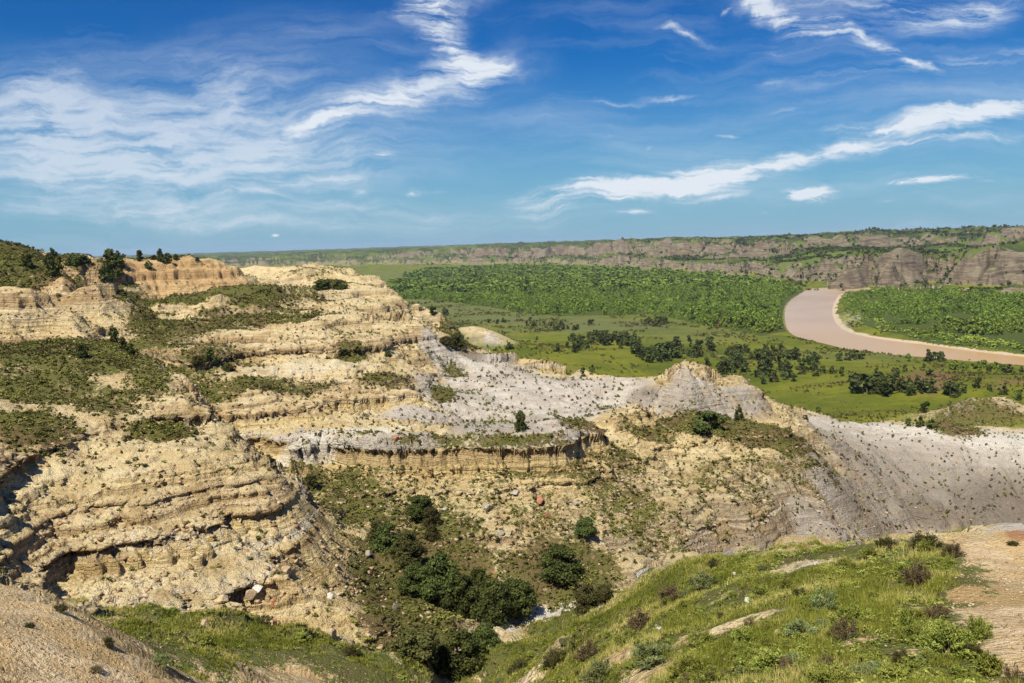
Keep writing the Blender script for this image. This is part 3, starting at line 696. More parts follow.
attrs = dict(veg=VEG * (1 - .0 * WV), clay=CLAY, white=np.maximum(WHITE, VW), grey=np.clip(GREY2, 0, 1), sand=SAND, red=RED, orange=ORANGE, plain=WV, far=WF, bank=BANK, lush=LUSH, dry=DRY, sage=SAGE, wood=WOOD)
idx = np.arange(NV * NU).reshape(NV, NU)
quads = np.stack([idx[:-1, :-1], idx[:-1, 1:], idx[1:, 1:], idx[1:, :-1]], -1).reshape(-1, 4)
ci = (RF[:-1, :-1]).ravel(); cw = WF[:-1, :-1].ravel(); cv = WV[:-1, :-1].ravel(); zz = ZF[:-1, :-1].ravel()
cls = np.where(cw > .5, 3, np.where((cv > .5) & (ci > 230), 2, np.where(ci < 57, 0, 1)))
for k, nm, lb in ((0, 'ground', 0), (1, 'hills', 0), (2, 'valley_floor', 0), (3, 'far_hills', 0)):
    q = quads[cls == k]
    used, inv = np.unique(q, return_inverse=True)
    me = mesh_np(nm, P3.reshape(-1, 3)[used], inv.reshape(-1, 4), TM, smooth=True, attrs={a: v.ravel()[used] for a, v in attrs.items()})
    tag(obj(nm, me), kind='structure')
print('terrain', round(time.time() - T0, 1))

# ------------------------------------------------------------------ river
RM, t, b = newmat('muddy_water')
b.inputs['Roughness'].default_value = .28; b.inputs['Specular IOR Level'].default_value = .16
pos = t.new('ShaderNodeNewGeometry').outputs['Position']
nn = t.noise(pos, .006, 3); t.set(b.inputs['Base Color'], t.mix(t.sm(.4, .62, nn), (.5, .3, .2), (.5, .3, .15)))
t.set(b.inputs['Base Color'], t.mix(t.sm(1000, 560, t.new('ShaderNodeSeparateXYZ', {0: pos}).outputs[1]), t.mix(t.sm(.4, .62, nn), (.49, .35, .225), (.43, .29, .16)), t.mix(t.sm(.4, .62, nn), (.47, .28, .09), (.47, .31, .14))))
t.set(b.inputs['Normal'], t.new('ShaderNodeBump', {'Strength': .25, 'Distance': .4, 'Height': t.noise(pos, .25, 6, .6)}))
big = RIVS
me = bpy.data.meshes.new('river')
import bmesh
bm = bmesh.new()
cen = RIVS.mean(0)
pts = [bm.verts.new((p[0], p[1], 0.25)) for p in RIVS]
fce = bm.faces.new(pts)
bmesh.ops.triangulate(bm, faces=[fce])
if sum(f_.normal.z for f_ in bm.faces) < 0: bmesh.ops.reverse_faces(bm, faces=bm.faces)
bm.to_mesh(me); bm.free(); me.materials.append(RM)
tag(obj('river', me), kind='structure')
# ------------------------------------------------------------------ plants
def leafmat(name, c1, c2, c3, rough=.9, vary=.25):
    m, t, b = newmat(name); b.inputs['Roughness'].default_value = rough
    a = t.attr('tint'); r = t.new('ShaderNodeObjectInfo').outputs['Random']
    c = t.ramp(a, [(0, c1), (.5, c2), (1, c3)])
    c = t.new('ShaderNodeHueSaturation', {'Hue': t.math('MULTIPLY_ADD', r, .03, .485), 'Value': t.math('MULTIPLY_ADD', r, vary * 2, 1 - vary), 'Color': c}).outputs[0]
    t.set(b.inputs['Base Color'], c)
    return m
JM = leafmat('juniper_foliage', (.03, .042, .012), (.066, .082, .022), (.14, .155, .042))
OM = leafmat('brown_juniper_foliage', (.035, .036, .012), (.075, .072, .024), (.12, .105, .035))
SM = leafmat('sagebrush_leaves', (.085, .10, .018), (.19, .21, .035), (.40, .41, .11))
GM = leafmat('grey_sagebrush_leaves', (.09, .11, .035), (.17, .195, .07), (.30, .32, .13))
BMt = leafmat('dry_twigs', (.06, .045, .022), (.13, .095, .05), (.24, .18, .09))
CM = leafmat('cottonwood_leaves', (.085, .115, .016), (.155, .205, .028), (.27, .32, .055))
WM = leafmat('willow_leaves', (.11, .15, .02), (.20, .25, .035), (.30, .32, .06))
DM = leafmat('low_shrub_leaves', (.085, .058, .030), (.105, .105, .026), (.25, .25, .06))
GRM = leafmat('grass_blades', (.11, .125, .016), (.23, .23, .035), (.48, .40, .14))
m_, t, b = newmat('bark'); BK = m_
pn = t.noise(t.new('ShaderNodeTexCoord').outputs['Object'], 14, 3)
t.set(b.inputs['Base Color'], t.mix(pn, (.09, .06, .04), (.22, .16, .11)))

def quads_at(C, N_, size, r, aspect=1.0, up=None):
    """leaf faces at points C, facing roughly along N_"""
    n = len(C)
    N_ = N_ + r.normal(0, .55, (n, 3)); N_ /= np.linalg.norm(N_, axis=1, keepdims=True)
    a = r.normal(0, 1, (n, 3)) if up is None else up + r.normal(0, .25, (n, 3))
    a = a - (a * N_).sum(1, keepdims=True) * N_; a /= np.linalg.norm(a, axis=1, keepdims=True) + 1e-9
    b_ = np.cross(N_, a)
    s = (size * r.uniform(.6, 1.3, n))[:, None]
    w1 = s * r.uniform(.35, 1, (n, 1))
    P = np.stack([C - a * s - b_ * s * .45 * aspect, C - a * s * .1 + b_ * w1 * aspect * .9, C + a * s + b_ * s * .2 * aspect, C + a * s * .2 - b_ * w1 * aspect], 1)
    return P.reshape(-1, 3), np.arange(n * 4).reshape(n, 4)
def crown(seed, n, leaf, kind='round', clumps=26):
    """unit crown: 1 high, 1 wide, foot at z=0"""
    r = np.random.default_rng(seed)
    cs = []
    while len(cs) < clumps:
        t_ = r.random(); an = r.random() * 6.283
        if kind == 'cone': rad = .46 * (1 - t_) ** .75 * (.55 + .45 * min(1, t_ * 8)) + .03
        elif kind == 'low': rad = .46 * math.sqrt(max(0, 1 - t_ ** 2.2))
        else: rad = .46 * math.sin(math.pi * min(1, (t_ * .86 + .12))) ** .6
        rr = rad * r.uniform(.35, 1.0); cs.append((rr * math.cos(an), rr * math.sin(an), t_ * .88 + .05, r.uniform(.09, .19) * (1.15 - .4 * t_), r.uniform(0, 1)))
    cs = np.array(cs)
    k = r.integers(0, clumps, n)
    dv_ = r.normal(0, 1, (n, 3)); dv_ /= np.linalg.norm(dv_, axis=1, keepdims=True)
    rad = cs[k, 3:4] * r.uniform(.5, 1.35, (n, 1))
    C = cs[k, :3] + dv_ * rad * [1, 1, .85]; C[:, 2] = np.clip(C[:, 2], .01, 1.02)
    Vv, Fq = quads_at(C, dv_ + [0, 0, .25], np.full(n, leaf), r)
    tint = np.clip(.25 + .35 * cs[k, 4] + r.uniform(-.25, .35, n), 0, 1)
    # solid heart of each spray
    core_v, core_f = [], []
    oct_v = np.array([(1, 0, 0), (0, 1, 0), (-1, 0, 0), (0, -1, 0), (0, 0, 1), (0, 0, -1)], float)
    oct_f = np.array([(0, 1, 4, 4), (1, 2, 4, 4), (2, 3, 4, 4), (3, 0, 4, 4), (1, 0, 5, 5), (2, 1, 5, 5), (3, 2, 5, 5), (0, 3, 5, 5)])
    off = len(Vv)
    tris = []
    for c_ in cs:
        core_v.append(oct_v * c_[3] * .62 * r.uniform(.8, 1.1, (6, 3)) + c_[:3])
    return Vv, Fq, tint, np.array(core_v).reshape(-1, 3), np.concatenate([oct_f[:, :3] + 6 * i for i in range(len(cs))])
def crown_mesh(name, mat, *a, **k):
    Vv, Fq, tint, cv_, cf_ = crown(*a, **k)
    me = bpy.data.meshes.new(name)
    nv, nq, nt_ = len(Vv), len(Fq), len(cf_)
    allv = np.concatenate([Vv, cv_]).astype(F32)
    me.vertices.add(len(allv)); me.vertices.foreach_set('co', allv.ravel())
    li = np.concatenate([Fq.ravel(), (cf_ + nv).ravel()]).astype(np.int32)
    me.loops.add(len(li)); me.loops.foreach_set('vertex_index', li)
    st_ = np.concatenate([np.arange(nq) * 4, nq * 4 + np.arange(nt_) * 3]).astype(np.int32); tot_ = np.concatenate([np.full(nq, 4), np.full(nt_, 3)]).astype(np.int32)
    me.polygons.add(nq + nt_); me.polygons.foreach_set('loop_start', st_); me.polygons.foreach_set('loop_total', tot_)
    at_ = me.attributes.new('tint', 'FLOAT', 'FACE'); at_.data.foreach_set('value', np.concatenate([tint, np.full(nt_, .12)]).astype(F32))
    me.update(calc_edges=True); me.materials.append(mat); return me
def tube(P, R, seg=6):
    P = np.array(P, float); vs, fs = [], []
    for i, p in enumerate(P):
        d_ = P[min(i + 1, len(P) - 1)] - P[max(i - 1, 0)]; d_ /= np.linalg.norm(d_) + 1e-9
        a = np.cross(d_, [.3, .8, .1]); a /= np.linalg.norm(a); b_ = np.cross(d_, a)
        for k in range(seg):
            th = 6.2832 * k / seg; vs.append(p + R[i] * (math.cos(th) * a + math.sin(th) * b_))
    for i in range(len(P) - 1):
        for k in range(seg):
            fs.append((i * seg + k, i * seg + (k + 1) % seg, (i + 1) * seg + (k + 1) % seg, (i + 1) * seg + k))
    return np.array(vs), np.array(fs)
def trunk_mesh(name, seed, top=.8, limbs=6, r0_=.035):
    r = np.random.default_rng(seed); Vs, Fs, o = [], [], 0
    def add(P, R, s=6):
        nonlocal o
        v_, f_ = tube(P, R, s); Vs.append(v_); Fs.append(f_ + o); o += len(v_)
    pts = [(r.normal(0, .012) * i, r.normal(0, .012) * i, -.06 + (top + .06) * i / 4) for i in range(5)]
    add(pts, [r0_ * (1.25 - i * .25) + .003 for i in range(5)])
    for k in range(limbs):
        h = r.uniform(.12, .65) * top; an = r.random() * 6.283; l = r.uniform(.18, .36)
        add([(0, 0, h), (math.cos(an) * l * .5, math.sin(an) * l * .5, h + l * .35), (math.cos(an) * l, math.sin(an) * l, h + l * .8)], [r0_ * .5, r0_ * .35, r0_ * .1], 5)
    return mesh_np(name, np.concatenate(Vs), np.concatenate(Fs), BK, smooth=True)
CR = {}
for i in range(4):
    CR['near', i] = crown_mesh('crown_near', JM, 100 + i, 9500, .027, 'round' if i else 'low', 46)
    CR['nearo', i] = crown_mesh('crown_near_brown', OM, 140 + i, 8000, .027, 'low', 46)
    CR['mid', i] = crown_mesh('crown_mid', JM, 110 + i, 1500, .055, 'cone' if i % 2 else 'round', 26)
    CR['valley', i] = crown_mesh('crown_valley', JM, 120 + i, 230, .11, 'cone' if i == 0 else 'round', 12)
    CR['low', i] = crown_mesh('crown_low', JM, 130 + i, 1500, .055, 'low', 30)
    CR['cotton', i] = crown_mesh('crown_cottonwood', CM, 150 + i, 190, .12, 'round', 14)
    CR['willow', i] = crown_mesh('crown_willow', WM, 160 + i, 120, .12, 'round', 10)
TR = [trunk_mesh('trunk', 200 + i) for i in range(3)]
TRV = [trunk_mesh('trunk_small', 210 + i, limbs=2) for i in range(2)]
cnt = 0
def tree(name, pos_, h, wd, kind, label, cat, group, rz=None, sink=.03, trunk=True):
    global cnt
    cnt += 1
    e_ = bpy.data.objects.new(name, None); link(e_)
    e_.location = (pos_[0], pos_[1], pos_[2] - sink * h); e_.rotation_euler.z = random.random() * 6.28 if rz is None else rz
    e_.scale = (wd, wd * random.uniform(.85, 1.1), h); e_.empty_display_size = .2
    tag(e_, label, cat, group)
    i = cnt % 4
    obj('crown', CR[kind, i], e_)
    if trunk: obj('trunk', (TR if kind in ('near', 'mid', 'nearo', 'low') else TRV)[cnt % 2], e_)
    return e_
def px2m(p, npx):
    dd = (p - np.array([0, 0, CAMZ])) @ fw
    return npx / FOC * dd
TREES = [
 # x, y of foot, height px, width px, kind, label
 (440,606,64,46,'near','tallest dark green juniper in the middle gully, left of the wash'),
 (463,616,50,40,'near','dark juniper in front of the tallest gully juniper, its crown leaning right'),
 (417,592,34,34,'near','bushy dark juniper at the left end of the big gully clump'),
 (494,622,52,40,'near','dark juniper beside the reddish bare mound in the gully'),
 (518,618,48,38,'near','rounded juniper at the right end of the gully clump, next to the white wash'),
 (478,600,40,26,'near','small juniper between the two halves of the gully clump'),
 (388,553,34,30,'near','dark juniper on the left gully side below the scree slope'),
 (407,562,32,38,'nearo','olive green bush leaning on the juniper on the left gully side'),
 (421,521,31,26,'near','upright juniper alone under the yellow ledge cliff'),
 (431,524,18,20,'nearo','small brown green bush right of the upright juniper under the ledge'),
 (458,672,50,46,'near','dark juniper at the gully bottom nearest the grassy foreground spur'),
 (484,652,34,30,'near','juniper close right of the one at the gully bottom'),
 (437,668,30,34,'nearo','brown green bush left of the juniper at the gully bottom'),
 (417,660,34,56,'nearo','wide brown green thicket in the gully above the tan foreground rock'),
 (561,579,38,42,'near','wide dark juniper on the slope right of the reddish mound'),
 (586,538,24,23,'near','round dark juniper alone on the slope under the cliff blocks'),
 (588,612,30,30,'nearo','olive bush at the top of the white wash'),
 (604,604,20,26,'nearo','brown green bush behind the white wash beside pale clay'),
 (432,538,14,18,'nearo','little bush on the brown bank over the gully clump'),
 (378,545,26,26,'nearo','dark brush tucked under the left scree slope'),
 (521,431,21,14,'low','small green juniper standing on pale grey clay above the cliff'),
 (710,431,20,34,'low','wide round juniper in front of the tan knob'),
 (739,421,14,10,'low','small dark bush right of the wide round juniper at the tan knob'),
 (83,358,15,14,'mid','single dark bush on the green bench at left'),
 (28,267,13,16,'mid','leftmost dark tree on the green hillside skyline'),
 (53,275,26,20,'mid','tall dark tree standing left of the bare peaked knobs'),
 (83,266,10,18,'low','low wide bush between the tall tree and the skyline clump'),
 (73,266,10,12,'low','low bush just right of the tall tree by the peaked knobs'),
 (110,268,19,17,'mid','highest tree of the dark clump on the skyline'),
 (119,266,13,14,'mid','tree on the right side of the dark skyline clump'),
 (118,278,20,20,'mid','dark tree growing below the skyline clump at the cliff edge'),
 (106,282,16,14,'mid','lowest tree of the clump in the notch beside the cliff'),
 (140,262,11,10,'mid','first small tree on the cliff crest from the clump'),
 (149,269,9,7,'mid','small bush hanging over the cliff edge'),
 (161,262,13,10,'mid','pointed small tree on the middle of the cliff crest'),
 (168,263,10,9,'mid','small tree touching the pointed one on the cliff crest'),
 (176,261,6,6,'low','tiny bush right of the pointed tree on the cliff crest'),
 (197,263,4,5,'low','tiny bush near the right end of the cliff crest'),
 (154,260,5,6,'low','tiny bush left of the pointed tree on the cliff crest'),
 (114,343,16,12,'mid','dark bush at the upper end of the shrubby ravine on the left'),
 (123,350,14,12,'mid','dark bush second from the top of the shrubby ravine'),
 (131,355,12,13,'mid','dark bush third from the top of the shrubby ravine'),
 (208,362,13,16,'mid','dark rounded bush lower in the shrubby ravine'),
 (197,366,10,14,'nearo','brown bush beside the dark rounded bush in the ravine'),
 (228,372,9,14,'nearo','brown bush on the right bank of the shrubby ravine'),
 (310,487,12,16,'nearo','small dark bush where the left butte meets the ledge cliff'),
 (509,350,8,9,'valley','small round juniper on the yellow green meadow beside the low tan knob'),
 (557,352,9,10,'valley','round juniper alone in the meadow above the pale clay'),
 (576,353,10,9,'valley','juniper right of the lone round one in the meadow'),
 (583,377,10,8,'valley','dark juniper just behind the pale clay ridge'),
 (592,372,8,7,'valley','small juniper behind the one at the pale clay ridge'),
 (537,340,4,4,'valley','tiny juniper on the open meadow'),
 (577,329,5,5,'valley','tiny juniper at the edge of the grey green flat'),
 (842,377,11,7,'valley','pointed juniper standing alone on the green rise'),
 (833,374,8,10,'valley','rounded juniper left of the pointed one on the green rise'),
 (876,374,7,6,'valley','small round juniper on the green rise near the river'),
 (894,378,12,13,'valley','dark double juniper on top of the green rise'),
 (905,372,8,6,'valley','small upright juniper right of the double one'),
 (923,368,5,6,'valley','tiny juniper on the rise just before the river'),
 (930,377,8,12,'valley','round juniper beside the brown patch on the rise'),
 (976,388,13,11,'valley','upright dark juniper on the brown slope at right'),
 (990,391,7,6,'valley','small juniper right of the upright one on the brown slope'),
 (1002,395,10,11,'valley','rounded juniper on the brown slope near the picture edge'),
 (1018,400,11,10,'valley','juniper on the brown slope at the right picture edge'),
 (924,414,13,13,'valley','conical dark juniper in the meadow left of the eroded mound'),
 (908,427,8,9,'valley','small dark juniper peeping over the white plateau edge'),
 (919,428,11,10,'valley','larger dark juniper behind the white plateau edge'),
 (931,429,9,12,'valley','bush behind the white plateau by the foot of the eroded mound'),
 (818,414,6,6,'valley','small juniper in the meadow behind the tan knob foot'),
 (806,420,5,7,'valley','tiny bush at the foot of the tan knob'),
 (457,352,16,20,'low','dark thicket beside the low tan knob at the meadow edge'),
 (446,346,9,14,'nearo','brown thicket left of the dark one by the low tan knob'),
 (322,290,11,22,'low','black green thicket on the left in the hollow of the far bluff'),
 (341,290,9,18,'low','black green thicket on the right in the hollow of the far bluff'),
 (345,357,6,14,'low','dark bush on the left of the green hollow between ledges'),
 (358,357,5,12,'low','dark bush on the right of the green hollow between ledges'),
 (388,357,5,8,'low','small dark bush on the bench over the banded ledge'),
]
nj = 0
for x_, y_, h_, w_, kd, lb in TREES:
    p, i_, j_ = HT.hit(x_, y_)
    nm = 'juniper_tree' if kd in ('near', 'mid', 'valley') else 'bush'
    tree(nm, p, px2m(p, h_) * (.86 if kd == 'near' else 1), px2m(p, w_) * (1.15 if kd == 'near' else 1), kd, lb, 'tree' if nm == 'juniper_tree' else 'bush', 'junipers scattered over the badlands' if nm == 'juniper_tree' else 'bushes on the slopes')
    nj += 1
# juniper groves on the plain
GROVES = [
 # x, y, rx, ry, count, height px, label, kind
 (578,349,12,2.5,7,6,'one of the small junipers at the near left end of the meadow grove','valley'),
 (590,340,22,5,20,6,'dark juniper in the loose left grove on the meadow','valley'),
 (620,343,24,6,22,7,'dark juniper in the grove right of the loose left one','valley'),
 (655,357,24,7,30,8,'dark juniper in the dense middle grove behind the tan knob','valley'),
 (690,350,26,8,26,7,'dark juniper in the grove strip running toward the river','valley'),
 (715,372,32,10,34,9,'dark juniper in the grove directly behind the tan knob','valley'),
 (760,358,40,9,32,8,'dark juniper in the long grove near the river bend','valley'),
 (775,378,26,8,16,9,'dark juniper in the clump between knob and green rise','valley'),
 (812,370,14,8,8,9,'dark juniper on the left foot of the green rise','valley'),
 (868,390,14,4,9,15,'large dark juniper in the dense clump on the green rise','valley'),
 (884,394,12,3,6,15,'large dark juniper at the right of the dense clump on the rise','valley'),
 (915,393,30,4,14,10,'dark juniper in the row along the hollow of the rise','valley'),
 (948,396,18,3,7,9,'dark juniper at the right end of the hollow row','valley'),
 (440,315,10,2,4,6,'small dark juniper on the grey green flat by the badlands','valley'),
 (540,324,60,3,10,4,'tiny juniper on the grey green flat before the woods','valley'),
 (565,330,14,1.2,7,4,'tiny juniper in the thin line across the flat','valley'),
 (660,325,22,3,9,5,'small juniper in the meadow in front of the woods','valley'),
 (935,362,10,1.5,5,9,'dark bush in the row on the near river bank','valley'),
 (1003,372,20,2,6,6,'dark bush on the near bank at the right edge','valley'),
 (850,360,12,2,5,6,'small juniper on the near bank left of the row','valley'),
]
GR = {'valley': 0}
for gx_, gy_, rx, ry, n, hp_, lb, kd in GROVES:
    for k in range(n):
        a_ = random.random() * 6.283; rr = math.sqrt(random.random())
        p, i_, j_ = HT.hit(gx_ + rx * rr * math.cos(a_), gy_ + ry * rr * math.sin(a_))
        if rivsd(np.array([p[0]]), np.array([p[1]]))[0] < 4: continue
        s_ = random.uniform(.9, 1.55); h_ = min(px2m(p, hp_) * s_, 9.5)
        if p[1] < 230: continue
        tree('juniper_tree', p, h_, h_ * random.uniform(.8, 1.35), kd, lb, 'tree', lb.replace('one of the ', '').replace('small ', '').replace('large ', '') + 's' if False else 'junipers ' + lb.split(' in ')[-1].split(' on ')[-1].split(' at ')[-1])
        nj += 1
        GR['valley'] += 1
# young willows by the water
for k in range(26):
    x_ = random.uniform(948, 1000); p, _, _ = HT.hit(x_, 369 + (x_ - 948) * .03 + random.uniform(-1.5, 1.5)); h_ = px2m(p, random.uniform(5, 9))
    tree('willow_tree', p, h_, h_ * .9, 'cotton', 'green willow in the row along the near river bank', 'tree', 'willows along the near river bank')
p, _, _ = HT.hit(909, 361); tree('willow_tree', p, px2m(p, 9), px2m(p, 6), 'cotton', 'pale young willow standing alone against the river', 'tree', 'willows along the near river bank')
print('junipers', nj, round(time.time() - T0, 1))

# cottonwood woods
def scatter_poly(P, sp_near, seed):
    r = np.random.default_rng(seed)
    x0, y0 = P.min(0); x1, y1 = P.max(0); y1 = min(y1, 3400)
    n = int((x1 - x0) * (y1 - y0) / sp_near ** 2)
    X_ = r.uniform(x0, x1, n); Y_ = r.uniform(y0, y1, n)
    m = inpoly(X_, Y_, P); X_, Y_ = X_[m], Y_[m]
    return X_, Y_
Xa, Ya = scatter_poly(FA, 7.6, 1); Xb, Yb = scatter_poly(FB, 6.4, 2)
Xw = np.r_[Xa, Xb]; Yw = np.r_[Ya, Yb]; isb = np.r_[np.zeros(len(Xa), bool), np.ones(len(Xb), bool)]
den = fbm(Xw, Yw, 150, 3, None, 171)
Rw = np.hypot(Xw, Yw)
keep = (den + .5 * fbm(Xw, Yw, 35, 2, None, 172) > -.30 + rng.uniform(-.1, .1, len(Xw))) & (rivsd(Xw, Yw) > 7) & (rng.random(len(Xw)) < np.clip((1500 / Rw) ** 1.2, .25, 1))
# open strips between the bands of trees on the left
pxw, pyw = project(np.stack([Xw, Yw, np.full(len(Xw), 3.0)], 1))
strip = (pxw < 600) & (np.abs(pyw - (292.5 + (pxw - 400) * .012)) < 1.2 * np.clip((600 - pxw) / 120, 0, 1)) | ((pxw < 480) & (np.abs(pyw - 279.5) < 2.0))
clear = isb & (((pxw - 960) / 22) ** 2 + ((pyw - 319) / 4) ** 2 < 1) | (isb & (((pxw - 872) / 14) ** 2 + ((pyw - 304) / 5) ** 2 < rng.uniform(.2, 1.2, len(pxw))))
strip2 = (~isb) & (np.abs(pyw - (279 + (pxw - 400) * .004)) < 1.0) & (pxw < 720)
keep &= ~strip & ~clear & ~(strip2 & (rng.random(len(pxw)) < .8))
Xw, Yw, isb, pxw, pyw, Rw = Xw[keep], Yw[keep], isb[keep], pxw[keep], pyw[keep], Rw[keep]
Zw = look(ZF, Xw, Yw)
hw = (4.0 + 8.0 * rng.random(len(Xw)) ** 1.5) * (1 + .35 * np.clip(fbm(Xw, Yw, 60, 2, None, 173) * 2, -1, 1)) * np.where(isb, .92, 1.0)
sdw = rivsd(Xw, Yw)
hw = np.where(isb & (sdw < 60), hw * (.35 + .6 * sdw / 60), hw)
inv = (np.abs(pxw - 512) < 560)
order = np.argsort(Rw + np.where(inv, 0, 1e5) - hw * 5)
first = order[:240]
for q in first:
    side = 'on the inside of the river bend' if isb[q] else 'at the front edge of the valley woods'
    lbl = ('light green cottonwood in the woods across the river' if isb[q] else 'light green cottonwood at the front edge of the valley woods')
    tree('cottonwood_tree', (Xw[q], Yw[q], Zw[q]), hw[q], hw[q] * random.uniform(.75, 1.05), 'cotton', lbl, 'tree', 'cottonwoods ' + ('across the river' if isb[q] else 'at the front of the valley woods'))
rest = order[240:]
def cloud_stuff(name, X_, Y_, Z_, Hh, Wd, ntpl, nleaf, leaf, mat, label, cat, seed, kind='round', tintshift=None, clumps=9):
    r = np.random.default_rng(seed); VV, FF, TT = [], [], []
    tpl = [crown(seed * 10 + i, nleaf, leaf, kind, clumps) for i in range(ntpl)]
    o = 0; which = r.integers(0, ntpl, len(X_)); ang = r.random(len(X_)) * 6.283
    ti_all = np.clip(fbm(X_, Y_, 9 if kind == 'low' else 40, 2, None, seed + 5) * (.9 if kind == 'low' else .5) + r.normal(0, .15, len(X_)), -.45, .45) + (0 if tintshift is None else tintshift)
    for i in range(ntpl):
        m = np.where(which == i)[0]
        if not len(m): continue
        v_, f_, ti = tpl[i][:3]
        ca, sa = np.cos(ang[m])[:, None], np.sin(ang[m])[:, None]
        xx = (v_[None, :, 0] * ca - v_[None, :, 1] * sa) * Wd[m, None] + X_[m, None]
        yy = (v_[None, :, 0] * sa + v_[None, :, 1] * ca) * Wd[m, None] + Y_[m, None]
        zz_ = v_[None, :, 2] * Hh[m, None] + Z_[m, None]
        VV.append(np.stack([xx, yy, zz_], -1).reshape(-1, 3))
        FF.append((f_[None] + (np.arange(len(m)) * len(v_))[:, None, None] + o).reshape(-1, 4)); o += len(m) * len(v_)
        TT.append(np.clip(ti[None] + (ti_all[m] if np.ndim(ti_all) else ti_all)[:, None], 0, 1).ravel())
    me = mesh_np(name, np.concatenate(VV), np.concatenate(FF), mat, fattrs={'tint': np.concatenate(TT)})
    ob = obj(name, me); tag(ob, label, cat, kind='stuff'); return ob
r_ = rest; dk_ = (rng.random(len(r_)) < .07) & (Rw[r_] < 1500); darkw = r_[dk_]; r_ = r_[~dk_]; nearw = r_[Rw[r_] < 1500]; farw = r_[Rw[r_] >= 1500]
wdt = hw * rng.uniform(.75, 1.15, len(hw))
cloud_stuff('woodland', Xw[nearw], Yw[nearw], Zw[nearw] - .3, hw[nearw], wdt[nearw], 5, 150, .082, CM, 'bright green cottonwood woods filling the river flats', 'woods', 21)
cloud_stuff('dark_woodland', Xw[darkw], Yw[darkw], Zw[darkw] - .3, hw[darkw] * .9, wdt[darkw] * .9, 4, 90, .11, JM, 'darker ash and juniper crowns mixed into the cottonwood woods', 'woods', 27)
cloud_stuff('distant_woodland', Xw[farw], Yw[farw], Zw[farw] - .3, hw[farw], wdt[farw] * 1.25, 4, 30, .22, CM, 'far belt of cottonwood woods below the bluffs', 'woods', 22, clumps=6)
print('woods', len(rest), round(time.time() - T0, 1))
# pale young willows on the bank of the inside bend
n = 2600; k = rng.integers(0, len(RIVS), n)
Xq = RIVS[k, 0] + rng.uniform(-60, 60, n); Yq = RIVS[k, 1] + rng.uniform(-60, 60, n)
sd_ = rivsd(Xq, Yq); m = inpoly(Xq, Yq, FB) & (sd_ > 6) & (sd_ < 45) ; m |= inpoly(Xq, Yq, wpoly([(842,296),(875,297),(890,310),(872,330),(850,322),(843,310)])) & (sd_ > 5)
Xq, Yq = Xq[m], Yq[m]; Hq = rng.uniform(1.5, 3.8, len(Xq))
cloud_stuff('willow_thicket', Xq, Yq, look(ZF, Xq, Yq), Hq, Hq * 1.5, 3, 30, .22, WM, 'yellow green willow thicket along the far river bank', 'thicket', 23)
# dark junipers at the foot of the bluffs and over the rims
nf_ = 60000
az_ = rng.uniform(math.radians(-18), math.radians(38), nf_); Rr = rng.uniform(1150, 3900, nf_)
Xf_ = Rr * np.sin(az_); Yf_ = Rr * np.cos(az_); fh_ = look(FHF, Xf_, Yf_)
nn_ = fbm(Xf_, Yf_, 140, 3, None, 191); e_ = 15
slp = np.abs(look(FHF, Xf_, Yf_ + e_) - fh_) / e_
foot = (fh_ > .2) & (fh_ < 9) & (Xf_ > Yf_ * .12)
dens_ = np.where(foot, .55, np.where(fh_ > 2, np.clip(.10 + nn_ * 1.1 - slp * .4, 0.0, .55), 0)) * np.clip(1800 / Rr, .2, 1)
gr = ss(.20, .32, Xf_ / Yf_)
g1_ = 1 - np.abs(noise(Xf_ / 260, Yf_ / 260, 41)) * 2.6; g2_ = 1 - np.abs(noise(Xf_ / 105, Yf_ / 105, 42)) * 2.6
dens_ += np.where(fh_ > 2, .9 * ss(.55, .9, g1_) + .35 * ss(.7, .95, g2_), 0)
dens_ *= (.45 + .9 * gr)
m = rng.random(nf_) < dens_
Xf_, Yf_ = Xf_[m], Yf_[m]; Zf_ = look(ZF, Xf_, Yf_); Hf_ = rng.uniform(3.0, 6.0, len(Xf_)) * (1 + (Rr[m] > 2500) * .5)
cloud_stuff('bluff_junipers', Xf_, Yf_, Zf_ - .3, Hf_, Hf_ * 1.5, 4, 18, .28, JM, 'dark juniper woods along the foot and gullies of the bluffs', 'woods', 24, clumps=6)
print('bluff trees', m.sum(), round(time.time() - T0, 1))
# dark brushy line in front of the river cut at the head of the bend
# ------------------------------------------------------------------ low growth on the badlands
A_ = (RF * np.gradient(UF, axis=1)) * (RF * np.gradient(VF, axis=0))
seen = HT.E >= HT.M - .004
def pick(w_, n, r):
    w_ = np.clip(w_, 0, None).ravel(); c_ = np.cumsum(w_); k_ = np.searchsorted(c_, r.random(n) * c_[-1])
    i_, j_ = np.unravel_index(np.clip(k_, 0, NV * NU - 1), (NV, NU))
    jx = r.uniform(-.5, .5, (n, 2))
    x_ = P3[i_, j_, 0] + jx[:, 0] * CELL[i_, j_] * 2; y_ = P3[i_, j_, 1] + jx[:, 1] * CELL[i_, j_] * 2
    return x_, y_, P3[i_, j_, 2], i_, j_
r5 = np.random.default_rng(55)
vn = ss(.25, .7, VEG + .5 * noise(XF / 4, YF / 4, 201) + .35 * noise(XF / 1.3, YF / 1.3, 202))
base_ = A_ * (RF > 56) * (RF < 520) * (WF < .1) * np.where(seen, 1, .12) * ss(.35, .7, nrm[..., 2])
wv_ = base_ * (vn * (1 - .93 * WV) + .05 * (1 - np.clip(WHITE, 0, 1)) * (1 - WV)) * np.clip(170 / RF, .2, 1.3) ** 1.2
x_, y_, z_h, i_, j_ = pick(wv_, 21000, r5)
Hs = r5.uniform(.16, .48, len(x_)) * (1 + .5 * (RF[i_, j_] > 200)); Ws = Hs * r5.uniform(1.3, 2.4, len(x_))
